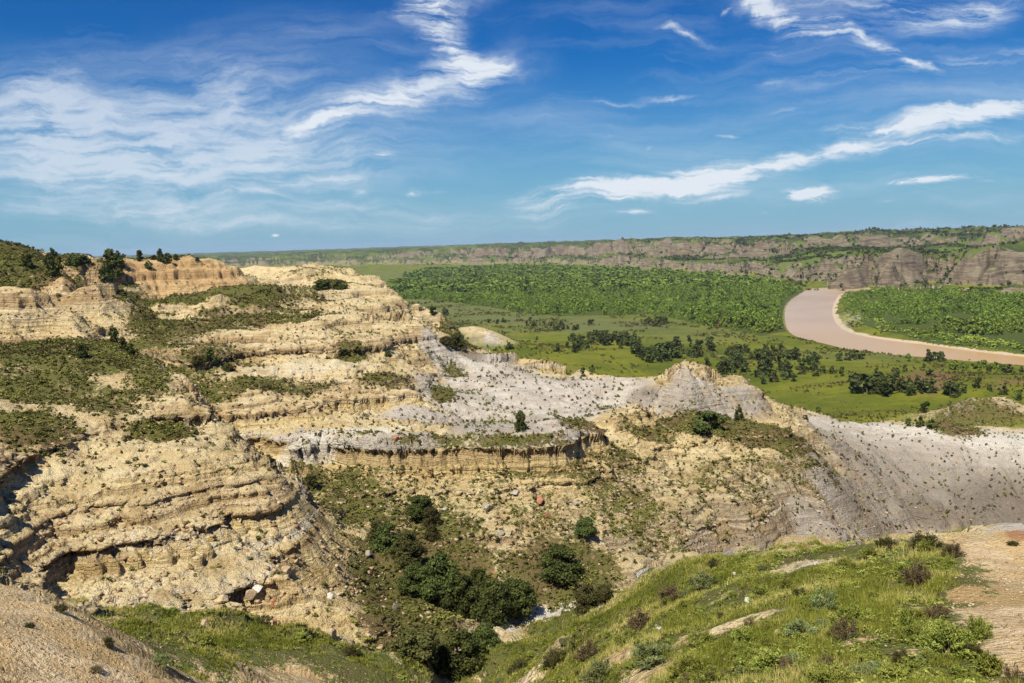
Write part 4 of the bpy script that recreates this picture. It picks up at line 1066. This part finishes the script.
cloud_stuff('ground_cover', x_, y_, z_h - .06, Hs, Ws, 6, 40, .16, DM, 'low brown green herbs and brush matting the badland slopes', 'ground cover', 31, 'low', clumps=7, tintshift=.12)
# countable shrubs dotted over the pale clay and scree
ws_ = base_ * (.38 * np.clip(CLAY, 0, 1) * ss(-.25, .3, noise(XF / 7, YF / 7, 261) + .4 * noise(XF / 2, YF / 2, 262)) * (1 - np.clip(WHITE, 0, 1) * .8) + .3 * ss(.1, .5, vn) + .24 * ss(-.2, .3, noise(XF / 9, YF / 9, 263))) * (1 - WV) * np.clip(180 / RF, .2, 1.5) * ss(64, 80, RF)
xs, ys, zs, i_, j_ = pick(ws_, 10000, r5)
Hs = r5.uniform(.16, .40, len(xs)); Ws = Hs * r5.uniform(1.1, 1.7, len(xs))
SH = [crown_mesh('shrub', DM, 300 + k, 260, .12, 'low', 12) for k in range(5)]
qx, qy = project(np.stack([xs, ys, zs], 1)); vis_ = seen[i_, j_] & (qx > 0) & (qx < 1024) & (qy < 683)
so_ = np.argsort(-(Hs / np.hypot(xs, ys)) * np.where(vis_, 1, .01))
def where_label(px_, py_, k):
    cl_ = CLAYB[i_[k], j_[k]] > .5; R0_ = RF[i_[k], j_[k]]
    if px_ > 780: return ('dark little shrub dotted on the grey clay slope at right', 'shrubs dotted on the grey clay slope at right')
    if px_ > 560: return ('small dark shrub on the slope below the banded yellow spur', 'shrubs below the banded yellow spur')
    if cl_: return ('small dark shrub on the pale clay above the cliff', 'shrubs on the pale clay above the cliff')
    if px_ > 330: return ('small brown green shrub in the bowl under the ledge cliff', 'shrubs in the bowl under the ledge cliff')
    return ('small shrub rooted on the flank of the left butte', 'shrubs on the flank of the left butte')
for k in so_[:295]:
    lb, gp = where_label(qx[k], qy[k], k)
    o_ = obj('shrub', SH[k % 5]); o_.location = (xs[k], ys[k], zs[k] - .04); o_.scale = (Ws[k], Ws[k], Hs[k]); o_.rotation_euler.z = random.random() * 6.28
    tag(o_, lb, 'shrub', gp)
k = so_[295:]
cloud_stuff('scattered_brush', xs[k], ys[k], zs[k] - .04, Hs[k] * 1.15, Ws[k] * 1.1, 5, 40, .2, DM, 'countless tiny dark shrubs peppering the clay and scree', 'brush', 32, 'low', clumps=8)
print('brush', round(time.time() - T0, 1))

# ------------------------------------------------------------------ foreground sagebrush, grass
def sage_mesh(name, mat, seed, n=1500, ln=.11, spread=1.0):
    """unit shrub, radius .5, height 1, of upright leafy sprays"""
    r = np.random.default_rng(seed)
    ns = 34
    th = r.random(ns) * 6.283; ph = np.arccos(1 - r.random(ns) * .85)
    dirs = np.stack([np.sin(ph) * np.cos(th) * .5 * spread, np.sin(ph) * np.sin(th) * .5 * spread, np.cos(ph) * .95 + .05], 1) * r.uniform(.72, 1.08, (ns, 1))
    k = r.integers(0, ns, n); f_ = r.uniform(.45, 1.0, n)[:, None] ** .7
    C = dirs[k] * f_ + r.normal(0, .045, (n, 3)); C[:, 2] = np.abs(C[:, 2])
    N_ = r.normal(0, 1, (n, 3))
    Vv, Fq = quads_at(C, N_, np.full(n, ln), r, .32, up=dirs[k] * 1.2 + [0, 0, .5])
    cl_ = r.random(ns)
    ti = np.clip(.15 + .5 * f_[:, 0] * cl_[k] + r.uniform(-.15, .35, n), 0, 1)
    return mesh_np(name, Vv, Fq, mat, fattrs={'tint': ti})
def stems_mesh(name, seed, n=22):
    r = np.random.default_rng(seed); Vs, Fs, o = [], [], 0
    for k in range(n):
        th = r.random() * 6.283; ph = math.acos(1 - r.random() * .8); L_2 = r.uniform(.6, .95)
        d_ = np.array([math.sin(ph) * math.cos(th) * .5, math.sin(ph) * math.sin(th) * .5, math.cos(ph)]) * L_2
        v_, f_ = tube([(0, 0, -.05), d_ * .5 + r.normal(0, .03, 3), d_], [.016, .010, .004], 4); Vs.append(v_); Fs.append(f_ + o); o += len(v_)
    return mesh_np(name, np.concatenate(Vs), np.concatenate(Fs), BMt, fattrs={'tint': np.random.default_rng(seed).random(sum(len(f) for f in Fs))})
SG = {'green': [sage_mesh('sagebrush_green', SM, 400 + k, 4400, .046) for k in range(4)], 'grey': [sage_mesh('sagebrush_grey', GM, 410 + k, 4400, .042) for k in range(3)],
      'dry': [sage_mesh('shrub_dry', BMt, 420 + k, 2600, .045) for k in range(2)], 'weed': [sage_mesh('weed', SM, 430 + k, 1700, .085, .85) for k in range(3)], 'olive': [sage_mesh('shrub_olive', OM, 440 + k, 4000, .045) for k in range(2)]}
ST = [stems_mesh('stems', 450 + k) for k in range(3)]
nb = 0
def sage(x_, y_, hp_, wp_, kd, lb, gp):
    global nb
    nb += 1
    p, i0_, j0_ = HT.hit(x_, y_)
    h_, wd_ = px2m(p, hp_), px2m(p, wp_)
    nm = {'green': 'sagebrush', 'grey': 'sagebrush', 'dry': 'dry_shrub', 'weed': 'leafy_weed', 'olive': 'shrub'}[kd]
    e_ = bpy.data.objects.new(nm, None); link(e_); e_.location = (p[0], p[1], p[2] - .04 * h_); e_.rotation_euler.z = random.random() * 6.28; e_.scale = (wd_, wd_ * random.uniform(.85, 1.1), h_)
    tag(e_, lb, {'sagebrush': 'sagebrush', 'dry_shrub': 'shrub', 'leafy_weed': 'weed', 'shrub': 'shrub'}[nm], gp)
    obj('foliage', SG[kd][nb % len(SG[kd])], e_); obj('stems', ST[nb % 3], e_)
FG = [
 (925,547,16,32,'olive','olive brown shrub on the skyline of the near spur left of the sandy path'),
 (887,549,14,26,'olive','rounded shrub on the spur crest right of the white patch'),
 (925,553,17,18,'green','bright green bush on the near spur crest'),
 (952,556,16,24,'dry','purple brown dry shrub at the top edge of the sandy path'),
 (917,588,30,32,'dry','tall dark dry shrub with bare twigs beside the path'),
 (905,577,18,24,'green','green shrub leaning on the tall dry shrub'),
 (940,565,10,30,'green','low green bush between the dry shrubs and the path'),
 (948,655,34,56,'green','broad bright green sagebrush left of the sandy path'),
 (975,640,28,36,'green','sagebrush on the path side of the broad bright one'),
 (915,640,20,30,'green','low sagebrush left of the broad bright one'),
 (938,620,18,26,'dry','dark twiggy shrub behind the broad bright sagebrush'),
 (905,632,26,20,'weed','grassy green tuft standing on bare gravel'),
 (850,628,26,44,'green','rounded green sagebrush above the gravel patch'),
 (845,640,22,30,'dry','dark shadowed twigs under the rounded sagebrush'),
 (825,612,26,34,'grey','grey green sagebrush on the middle of the near spur'),
 (800,640,24,40,'grey','wide grey green sagebrush over the bare streak'),
 (870,560,14,22,'green','small green bush just below the spur crest'),
 (845,570,14,20,'green','small green bush right of the white patch'),
 (760,600,16,26,'green','green bush on the middle of the grassy spur'),
 (705,590,20,34,'grey','grey sagebrush at the broken upper edge of the spur'),
 (672,600,18,30,'dry','brown dry shrub hanging on the eroded upper edge'),
 (640,630,22,30,'dry','dark brown shrub above the two grey sagebrushes'),
 (625,645,20,26,'green','green shrub beside the dark brown one'),
 (590,660,22,34,'dry','dark shrub overhanging the little earth bank'),
 (650,665,24,44,'grey','pale grey green sagebrush low on the near spur'),
 (600,680,22,40,'grey','pale grey green sagebrush at the bottom edge'),
 (555,668,16,26,'olive','olive shrub at the lower tip of the grassy spur'),
 (520,672,14,24,'olive','olive shrub next to the gully at the spur tip'),
 (745,645,20,36,'green','green sagebrush below the bare streak'),
 (770,672,26,50,'green','bushy sagebrush cut by the bottom edge'),
 (700,645,18,30,'green','green sagebrush left of the one below the bare streak'),
 (750,630,12,20,'dry','small dark dry shrub at the end of the bare streak'),
 (690,678,24,44,'green','green sagebrush over the straw coloured gravel'),
 (835,690,26,60,'green','broad bright sagebrush cut off by the picture bottom'),
 (900,688,24,60,'weed','tall light green weeds at the bottom edge'),
 (1014,690,30,26,'dry','reddish dry weed in the lower right corner'),
 (990,675,26,30,'weed','green weed below the sandy path in the lower right'),
 (1013,545,5,14,'olive','flat rusty plant on the far end of the path'),
 (715,566,9,16,'olive','small olive bush on the crest at the left of the white patch'),
 (780,558,7,18,'green','low bush on the crest above the white patch'),
 (745,560,8,22,'green','low wide bush on the crest further left'),
 (175,615,8,16,'green','green weed on the grassy strip under the butte'),
 (207,650,12,18,'weed','bluish green weed on the grassy strip'),
 (160,665,12,24,'grey','grey weed at the edge of the tan dome'),
 (60,612,7,20,'olive','small olive plant near the top of the tan dome'),
 (108,648,9,16,'olive','small dark plant on the right side of the tan dome'),
 (96,672,8,14,'dry','dry tuft low on the right flank of the tan dome'),
 (30,628,6,16,'olive','small olive plant growing in a crack of the tan dome'),
 (260,622,6,22,'olive','low plant at the foot of the butte over the strip'),
 (350,655,10,24,'olive','brown plant at the right end of the grassy strip'),
 (300,640,8,20,'weed','green weed in the middle of the grassy strip'),
]
for a_ in FG: sage(*a_, 'shrubs of the near slopes')
for k in range(360):
    x_ = random.uniform(500, 1010); t_ = random.random(); ytop = np.interp(x_, [480, 560, 640, 700, 800, 880, 960, 1024], [668, 625, 600, 570, 562, 556, 552, 548]); y_ = ytop + (683 - ytop) * t_ + 6
    p, i0_, j0_ = HT.hit(x_, y_)
    if VEG[i0_, j0_] < .55 or SAND[i0_, j0_] > .5: continue
    s_ = .2 + .5 * random.random() ** 2; kd = random.choices(['green', 'grey', 'weed', 'dry', 'olive'], [7, 2, 5, 1, 2])[0]
    hp_ = s_ / np.linalg.norm(p[:2]) * FOC * .62
    lb = {'green': 'small green sagebrush among the grass of the near spur', 'grey': 'small grey sagebrush among the grass of the near spur', 'weed': 'leafy green weed in the grass of the near spur',
          'dry': 'small dry brown shrub in the grass of the near spur', 'olive': 'small olive shrub in the grass of the near spur'}[kd]
    sage(x_, y_, hp_ * .75, hp_ * random.uniform(1.0, 1.6), kd, lb, lb.replace('small ', '').split(' ')[0] + ' plants in the grass of the near spur')
wg = A_ * (RF < 62) * (RF > 8) * ss(.45, .9, VEG + 1.1 * noise(XF / 1.3, YF / 1.3, 211) + .9 * noise(XF / 4.5, YF / 4.5, 212) - .9 * np.clip(SAND, 0, 1) - .3 * np.clip(WHITE, 0, 1)) * np.where(seen, 1, .15) * np.clip(30 / RF, .3, 2)
xg, yg, zg, i_, j_ = pick(wg, 30000, r5)
n = len(xg); nbld = 8
base = np.repeat(np.stack([xg, yg, zg - .01], 1), nbld, 0) + np.concatenate([r5.normal(0, .045, (n * nbld, 2)), np.zeros((n * nbld, 1))], 1)
L2 = (np.repeat(r5.uniform(.10, .27, n), nbld) * r5.uniform(.6, 1.2, n * nbld))[:, None]
lean = np.concatenate([r5.normal(0, .38, (n * nbld, 2)), np.ones((n * nbld, 1))], 1); lean /= np.linalg.norm(lean, axis=1, keepdims=True)
sd2 = r5.normal(0, 1, (n * nbld, 3)); sd2[:, 2] = 0; sd2 /= np.linalg.norm(sd2, axis=1, keepdims=True)
wd2 = (np.repeat(np.clip(RF[i_, j_] / 30, .5, 1.6), nbld) * .011)[:, None]
gv_ = np.stack([base - sd2 * wd2, base + sd2 * wd2, base + lean * L2], 1).reshape(-1, 3)
gt = np.clip(np.repeat(.40 + 1.3 * noise(xg / 3, yg / 3, 221) + r5.normal(0, .12, n), nbld) + r5.uniform(-.15, .25, n * nbld), 0, 1)
me = mesh_np('grass', gv_, np.arange(len(gv_)).reshape(-1, 3), GRM, fattrs={'tint': gt})
tag(obj('grass', me), 'green and straw coloured grass covering the near slopes', 'grass', kind='stuff')
wu = A_ * (RF < 64) * (RF > 8) * ss(.35, .8, VEG + 1.0 * noise(XF / 2.2, YF / 2.2, 215) - .9 * np.clip(SAND, 0, 1)) * np.where(seen, 1, .15) * np.clip(30 / RF, .3, 2)
xu, yu, zu, i_, j_ = pick(wu, 3000, r5); Hu = r5.uniform(.07, .24, len(xu)); Wu = Hu * r5.uniform(1.1, 2.2, len(xu))
cloud_stuff('low_herbs', xu, yu, zu - .03, Hu, Wu, 6, 130, .065, SM, 'tangled low green herbs between the grasses of the near slopes', 'herbs', 34, 'low', clumps=10)
# rough growth over the plain
wm_ = A_ * WV * (RF > 240) * (RF < 1500) * (RSD > 6) * (WOOD < .5) * ss(-.1, .5, noise(XF / 60, YF / 60, 241) + .8 * noise(XF / 18, YF / 18, 242)) * np.where(seen, 1, .1) * np.clip(500 / RF, .1, 1.5) ** 1.3
xu, yu, zu, i_, j_ = pick(wm_, 9000, r5); Hu = r5.uniform(.35, 1.1, len(xu)) * np.clip(RF[i_, j_] / 450, .8, 2); Wu = Hu * r5.uniform(1.3, 2.6, len(xu))
cloud_stuff('meadow_brush', xu, yu, zu - .05, Hu, Wu, 5, 20, .22, DM, 'loose low brush sprinkled over the meadow', 'brush', 35, 'low', clumps=6)
print('grass', round(time.time() - T0, 1))

# ------------------------------------------------------------------ stones
def rockmat(name, c1, c2):
    m, t, b = newmat(name); oc = t.new('ShaderNodeTexCoord').outputs['Object']
    n1 = t.noise(oc, 3, 4, .6); t.set(b.inputs['Base Color'], t.mix(t.sm(.35, .65, n1), c1, c2))
    t.set(b.inputs['Normal'], t.new('ShaderNodeBump', {'Strength': .5, 'Distance': .1, 'Height': t.noise(oc, 12, 4)})); return m
RK = {'tan': rockmat('tan_sandstone', (.36, .26, .15), (.54, .42, .25)), 'red': rockmat('red_scoria', (.36, .15, .08), (.50, .26, .15)), 'grey': rockmat('grey_stone', (.30, .26, .20), (.44, .39, .31)), 'white': rockmat('white_clay', (.55, .51, .44), (.68, .65, .58))}
def rock_mesh(name, seed, mat):
    r = np.random.default_rng(seed); bm = bmesh.new(); bmesh.ops.create_icosphere(bm, subdivisions=3, radius=.5)
    pl_ = [(v_ / np.linalg.norm(v_), r.uniform(.17, .36)) for v_ in r.normal(0, 1, (12, 3))]
    for v_ in bm.verts:
        c_ = np.array(v_.co)
        for n_, d_ in pl_:
            k_ = c_ @ n_ - d_
            if k_ > 0: c_ = c_ - n_ * k_ * .93
        c_ *= 1 + r.normal(0, .012); v_.co = c_
    me = bpy.data.meshes.new(name); bm.to_mesh(me); bm.free(); me.materials.append(mat); return me
RKM = {k_: [rock_mesh('block_' + k_, 500 + i, m_) for i in range(3)] for k_, m_ in RK.items()}
ROCKS = [
 (548,518,9,7,'red','orange red boulder on the slope right of the middle cliff'),
 (540,502,10,8,'red','pinkish slab just above the orange red boulder'),
 (273,606,9,8,'red','upper red boulder on the pale scree of the left butte'),
 (274,628,8,11,'red','lower red boulder at the foot of the pale scree'),
 (268,624,5,7,'tan','tan stone touching the lower red boulder'),
 (396,441,8,6,'red','brown red boulder on the ledge below the white clay tongue'),
 (445,512,10,5,'grey','flat grey slab in the bowl under the cliff'),
 (516,494,12,5,'grey','flat brown grey slab below the blocky cliff'),
 (487,510,11,6,'grey','grey slab fallen below the middle of the cliff'),
 (250,598,20,10,'tan','large tan block tipped below the butte ledge'),
 (226,603,16,10,'tan','tan block at the left end of the fallen ledge'),
 (286,575,14,9,'tan','tan block under the right end of the butte ledge'),
 (258,590,20,5,'white','white capped slab on the fallen ledge'),
 (330,598,9,6,'white','white stone on the pale scree flank'),
 (368,556,9,6,'grey','rounded grey boulder left of the gully junipers'),
 (455,580,9,6,'grey','brown stone half hidden above the gully junipers'),
 (206,627,10,8,'tan','rounded tan stone on the edge of the grassy strip'),
 (331,640,12,12,'tan','pointed tan stone at the right end of the grassy strip'),
 (395,612,10,10,'grey','dark grey boulder in the brush left of the gully'),
 (775,640,8,10,'tan','upright tan stone on the bare streak of the near spur'),
 (555,508,8,5,'tan','tan stone right of the pinkish slab'),
 (600,520,9,5,'tan','tan stone on the slope above the round lone juniper'),
 (575,505,8,5,'grey','grey brown stone on the slope below the block cliff'),
 (500,535,8,5,'grey','grey stone in the middle of the bowl'),
 (470,540,7,5,'tan','tan stone in the bowl over the brown bank'),
 (660,630,9,5,'white','white stone lying in the grass of the near spur'),
 (748,602,9,4,'white','white stone flush with the grass on the spur middle'),
 (735,575,8,4,'white','white stone near the spur crest'),
]
for k, (x_, y_, wp_, hp_, kd, lb) in enumerate(ROCKS):
    p, _, _ = HT.hit(x_, y_); w_, h_ = px2m(p, wp_), px2m(p, hp_)
    o_ = obj('boulder', RKM[kd][k % 3]); o_.location = (p[0], p[1], p[2] + h_ * .28); o_.scale = (w_ * 1.15, w_ * 1.0, h_ * 1.25); o_.rotation_euler = (random.uniform(-.25, .25), random.uniform(-.25, .25), random.random() * 6.28)
    tag(o_, lb, 'boulder', 'fallen boulders')
def stones(name, w_, n, s0, s1, mat, label, seed):
    r = np.random.default_rng(seed); x_, y_, z_h, i_, j_ = pick(w_, n, r)
    cube = np.array([(a, b_, c_) for a in (-1, 1) for b_ in (-1, 1) for c_ in (-1, 1)], float) * .5
    fc = np.array([(0, 1, 3, 2), (4, 6, 7, 5), (0, 4, 5, 1), (2, 3, 7, 6), (0, 2, 6, 4), (1, 5, 7, 3)])
    s_ = s0 * (s1 / s0) ** (r.random(n) ** 2.0)
    Vs = cube[None] * r.uniform(.6, 1.25, (n, 8, 3)) * s_[:, None, None] * np.array([1.3, 1.0, .7])
    an = r.random(n) * 6.283; tl = r.normal(0, .35, n)
    vx = Vs[..., 0] * np.cos(an)[:, None] - Vs[..., 1] * np.sin(an)[:, None]; vy = Vs[..., 0] * np.sin(an)[:, None] + Vs[..., 1] * np.cos(an)[:, None]; vz = Vs[..., 2] + vx * tl[:, None]
    VV = np.stack([vx + x_[:, None], vy + y_[:, None], vz + z_h[:, None] + s_[:, None] * .15], -1).reshape(-1, 3)
    FF = (fc[None] + (np.arange(n) * 8)[:, None, None]).reshape(-1, 4)
    me = mesh_np(name, VV, FF, mat, fattrs={'tint': np.repeat(r.random(n), 6)}); tag(obj(name, me), label, 'rubble', kind='stuff')
STM = leafmat('stone_chips', (.30, .20, .10), (.50, .37, .19), (.68, .56, .34))
rs_ = A_ * (RF > 60) * (RF < 240) * np.where(seen, 1, .1) * (1 - WV) * (.15 + ss(.95, .75, nrm[..., 2])) * (1 - .8 * CLAYB) * ss(.0, .5, .35 + noise(XF / 9, YF / 9, 231)) * np.clip(110 / RF, .2, 2)
stones('rubble', rs_, 18000, .06, .38, STM, 'pale broken sandstone rubble lying on the scree slopes', 61)
stones('pebbles', A_ * (RF > 8) * (RF < 50) * (.2 + np.clip(SAND, 0, 1)) * np.where(seen, 1, .1) * np.clip(25 / RF, .3, 2), 12000, .012, .06, STM, 'small tan pebbles strewn over the near bare ground', 62)
print('stones', round(time.time() - T0, 1))
# ------------------------------------------------------------------ light and sky
SAZ, SEL = math.radians(-148), math.radians(56)      # azimuth from +Y towards +X
sdir = np.array([math.sin(SAZ) * math.cos(SEL), math.cos(SAZ) * math.cos(SEL), math.sin(SEL)])
sl_ = bpy.data.lights.new('sun', 'SUN'); sl_.energy = 5.0; sl_.angle = math.radians(.53); sl_.color = (1, .94, .83)
so = bpy.data.objects.new('sun', sl_); link(so)
from mathutils import Vector
so.rotation_euler = Vector(sdir).to_track_quat('Z', 'Y').to_euler()
w = bpy.data.worlds.new('World'); scene.world = w; w.use_nodes = True
t = NT(w); bg = t.n['Background']
sky = t.new('ShaderNodeTexSky', sky_type='NISHITA'); sky.sun_disc = False; sky.sun_elevation = SEL; sky.sun_rotation = SAZ % (2 * math.pi); sky.altitude = 700; sky.air_density = 1.0; sky.dust_density = .4; sky.ozone_density = 2.0
gen = t.new('ShaderNodeTexCoord').outputs['Generated']
sp = t.new('ShaderNodeSeparateXYZ', {0: gen})
gy_ = t.math('MAXIMUM', sp.outputs[1], .12)
gu_ = t.math('DIVIDE', sp.outputs[0], gy_); gv_ = t.math('DIVIDE', sp.outputs[2], gy_)
base = t.new('ShaderNodeCombineXYZ', {0: gu_, 1: gv_, 2: 0.0}).outputs[0]
wn = t.new('ShaderNodeTexNoise', {'Vector': base, 'Scale': 3.5, 'Detail': 6, 'Roughness': .6})
wv = t.new('ShaderNodeVectorMath', {0: wn.outputs['Color'], 1: (.5, .5, .5)}, operation='SUBTRACT').outputs[0]
wv2 = t.new('ShaderNodeVectorMath', {0: wv, 1: (.26, .10, 0)}, operation='MULTIPLY').outputs[0]
warp = t.new('ShaderNodeVectorMath', {0: base, 1: wv2}, operation='ADD').outputs[0]
def gno(x, y):
    d = ray(x, y); return d[0] / d[1], d[2] / d[1]
def mask_sum(lst, vec, gain=1.5):
    tot = None
    for cx, cy, rx, ry, ang, val in lst:
        u, v = gno(cx, cy)
        mp = t.new('ShaderNodeMapping', {'Vector': vec, 'Location': (u, v, 0), 'Rotation': (0, 0, math.radians(ang) - ROLL * 0), 'Scale': (rx / FOC * 1.75, ry / FOC * 1.9, 1)}, vector_type='TEXTURE')
        g = t.new('ShaderNodeTexGradient', {'Vector': mp.outputs[0]}, gradient_type='SPHERICAL').outputs['Fac']
        g = t.math('MULTIPLY', t.math('MULTIPLY', g, g), val * gain)
        tot = g if tot is None else t.math('ADD', tot, g)
    return tot
def streaks(ang, sx, sy, detail, seed, vec=None):
    mp = t.new('ShaderNodeMapping', {'Vector': vec or warp, 'Rotation': (0, 0, math.radians(-ang)), 'Scale': (sx, sy, 1), 'Location': (seed, seed * .7, 0)}, vector_type='POINT')
    return t.noise(mp.outputs[0], 1.0, detail, .62)
soft = mask_sum([(45,125,105,48,-8,.85),(60,100,90,30,-8,.5),(70,185,150,36,0,.55),(150,212,170,14,0,.6),(210,160,150,40,0,.42),(290,120,110,45,15,.42),(330,170,120,26,0,.5),(300,222,230,12,0,.4),
                 (520,222,300,14,0,.22),(220,80,110,40,0,.25),(120,150,120,40,-15,.5),(400,205,80,14,0,.35),(900,235,260,12,0,.25),(250,95,90,60,10,.45),(380,140,90,40,20,.4),(80,60,120,20,-5,.25),(520,60,30,30,0,.3),(180,120,60,60,30,.3)], warp, 1.75)
rise = mask_sum([(478,66,58,17,-4,1.0),(410,92,90,20,14,.85),(350,120,90,22,18,.55),(430,22,30,24,100,1.0),(436,48,34,13,-30,1.0),(425,5,40,14,30,.7),(470,2,60,14,15,.35),(320,38,70,18,10,.28),(345,118,80,9,15,.4),
                 (560,195,60,9,6,.9),(630,186,95,13,7,1.15),(690,180,75,12,5,1.1),(620,196,110,6,9,.8),(770,158,120,8,6,.75),(850,148,140,9,4,.7),(930,124,110,10,4,1.0),(1000,108,80,10,10,1.0),(890,128,70,4,-3,.7),
                 (960,142,80,7,2,.8),(900,70,140,10,8,.65),(1010,58,70,8,4,.5),(780,80,60,5,5,.3),(668,88,42,3,3,.6),(610,96,40,2.5,2,.45),(790,106,70,5,3,.35),(620,190,190,16,7,.4),(710,196,90,5,6,.6),
                 (350,175,70,6,3,.5),(270,190,90,5,8,.5),(330,205,90,6,0,.5),(130,178,90,3,7,.45),(300,193,40,3,-14,.4),(430,210,60,7,0,.35),(500,196,30,6,0,.5)], warp)
fall = mask_sum([(840,40,80,8,-24,.8),(790,20,60,10,-30,.7),(900,64,50,5,-20,.7),(850,10,120,22,-5,.55),(940,15,110,14,10,.5),(765,8,30,5,-40,.6),(735,16,8,3,60,.5),(690,38,50,4,-12,.55),(672,31,20,4,-5,.55),(680,62,30,2,-6,.4),(980,10,60,16,0,.4),(800,55,60,12,-10,.3)], warp)
crisp = mask_sum([(812,195,36,9,0,1.2),(805,192,25,5,8,.9),(940,178,52,5,3,1.0),(905,182,30,3,4,.7),(630,212,28,3.5,0,.8),(382,155,20,5,4,.8),(434,192,24,4,0,.6),(275,235.5,5,1.8,0,1.3),(362,193,14,8,0,.6),(411,192,12,6,0,.6),(649,148,9,4,20,.5),(730,137,24,4,-4,.6),(610,136,16,2.5,10,.5),(885,201,30,3,3,.4),(990,181,20,2.5,0,.5),(560,118,12,3,0,.2),(765,213,6,2,0,.6)], base)
dens = None
for msk, sts, lo, hi, k_, top in ((soft, [(3, 4, 16, 7, 1.3), (14, 10, 60, 7, 4.1)], .14, 1.75, 1.15, .68), (rise, [(9, 6, 40, 8, 7.7), (12, 16, 130, 6, 2.2)], .15, 2.1, 1.25, .95), (fall, [(-24, 7, 50, 8, 3.9), (8, 14, 90, 6, 9.4)], .14, 1.9, 1.35, .85), (crisp, [(2, 24, 110, 6, 6.1)], .36, 1.5, 1.1, .9)):
    n_ = None
    for s_ in sts:
        q_ = t.math('SUBTRACT', streaks(*s_), .5); n_ = q_ if n_ is None else t.math('ADD', n_, t.math('MULTIPLY', q_, .7))
    v_ = t.math('MULTIPLY', msk, t.math('MULTIPLY_ADD', n_, 3.6 * k_, .95))
    d_ = t.math('MULTIPLY', t.math('POWER', t.sm(lo - .24, hi + .12, v_), .9), top)
    dens = d_ if dens is None else t.math('SUBTRACT', t.math('ADD', dens, d_), t.math('MULTIPLY', dens, d_))
veil = t.math('MULTIPLY', t.sm(.40, .78, streaks(6, 1.8, 14, 8, 12.3)), .38)
dens = t.math('MAXIMUM', dens, veil)
dens = t.math('MULTIPLY', dens, t.sm(-.02, .02, sp.outputs[1]))
SKS = .074
skyc = t.new('ShaderNodeHueSaturation', {'Hue': .50, 'Saturation': 1.45, 'Value': 1.0, 'Color': sky.outputs[0]}).outputs[0]
skyc = t.mix(1.0, skyc, (.01, .56, .90), 'MULTIPLY')
hz = t.sm(.22, -.03, sp.outputs[2])
skyc = t.mix(t.math('MULTIPLY', hz, .92), skyc, (2.9, 4.8, 6.3))
cl = t.mix(t.sm(0, .9, dens), (6.2, 7.4, 8.8), (8.3, 8.9, 9.6))
fin = t.mix(dens, skyc, cl)
t.set(bg.inputs[0], fin); bg.inputs[1].default_value = SKS
w.cycles.sampling_method = 'MANUAL'; w.cycles.sample_map_resolution = 512
scene.view_settings.view_transform = 'Standard'; scene.view_settings.look = 'None'; scene.view_settings.exposure = 0.38; scene.view_settings.gamma = 1
scene.cycles.max_bounces = 4; scene.cycles.diffuse_bounces = 2; scene.cycles.use_adaptive_sampling = True
scene.cycles.use_denoising = True
hb = bpy.data.meshes.new('haze'); bm = bmesh.new(); bmesh.ops.create_cube(bm, size=1.0); bm.to_mesh(hb); bm.free()
HZM = bpy.data.materials.new('air'); HZM.use_nodes = True; nt_ = HZM.node_tree; nt_.nodes.remove(nt_.nodes['Principled BSDF'])
pv = nt_.nodes.new('ShaderNodeVolumePrincipled'); pv.inputs['Color'].default_value = (.62, .78, 1.0, 1); pv.inputs['Density'].default_value = 3.4e-5; pv.inputs['Anisotropy'].default_value = .0
nt_.links.new(pv.outputs[0], nt_.nodes['Material Output'].inputs['Volume']); hb.materials.append(HZM)
ho = obj('haze', hb); zlo, zhi = float(P3[..., 2].min()) - 1, max(CAMZ, float(P3[..., 2].max())) + 25
ho.scale = (36000, 36000, zhi - zlo); ho.location = (0, 0, (zlo + zhi) / 2); tag(ho, kind='stuff')
scene.cycles.volume_bounces = 0
print('done', round(time.time() - T0, 1))
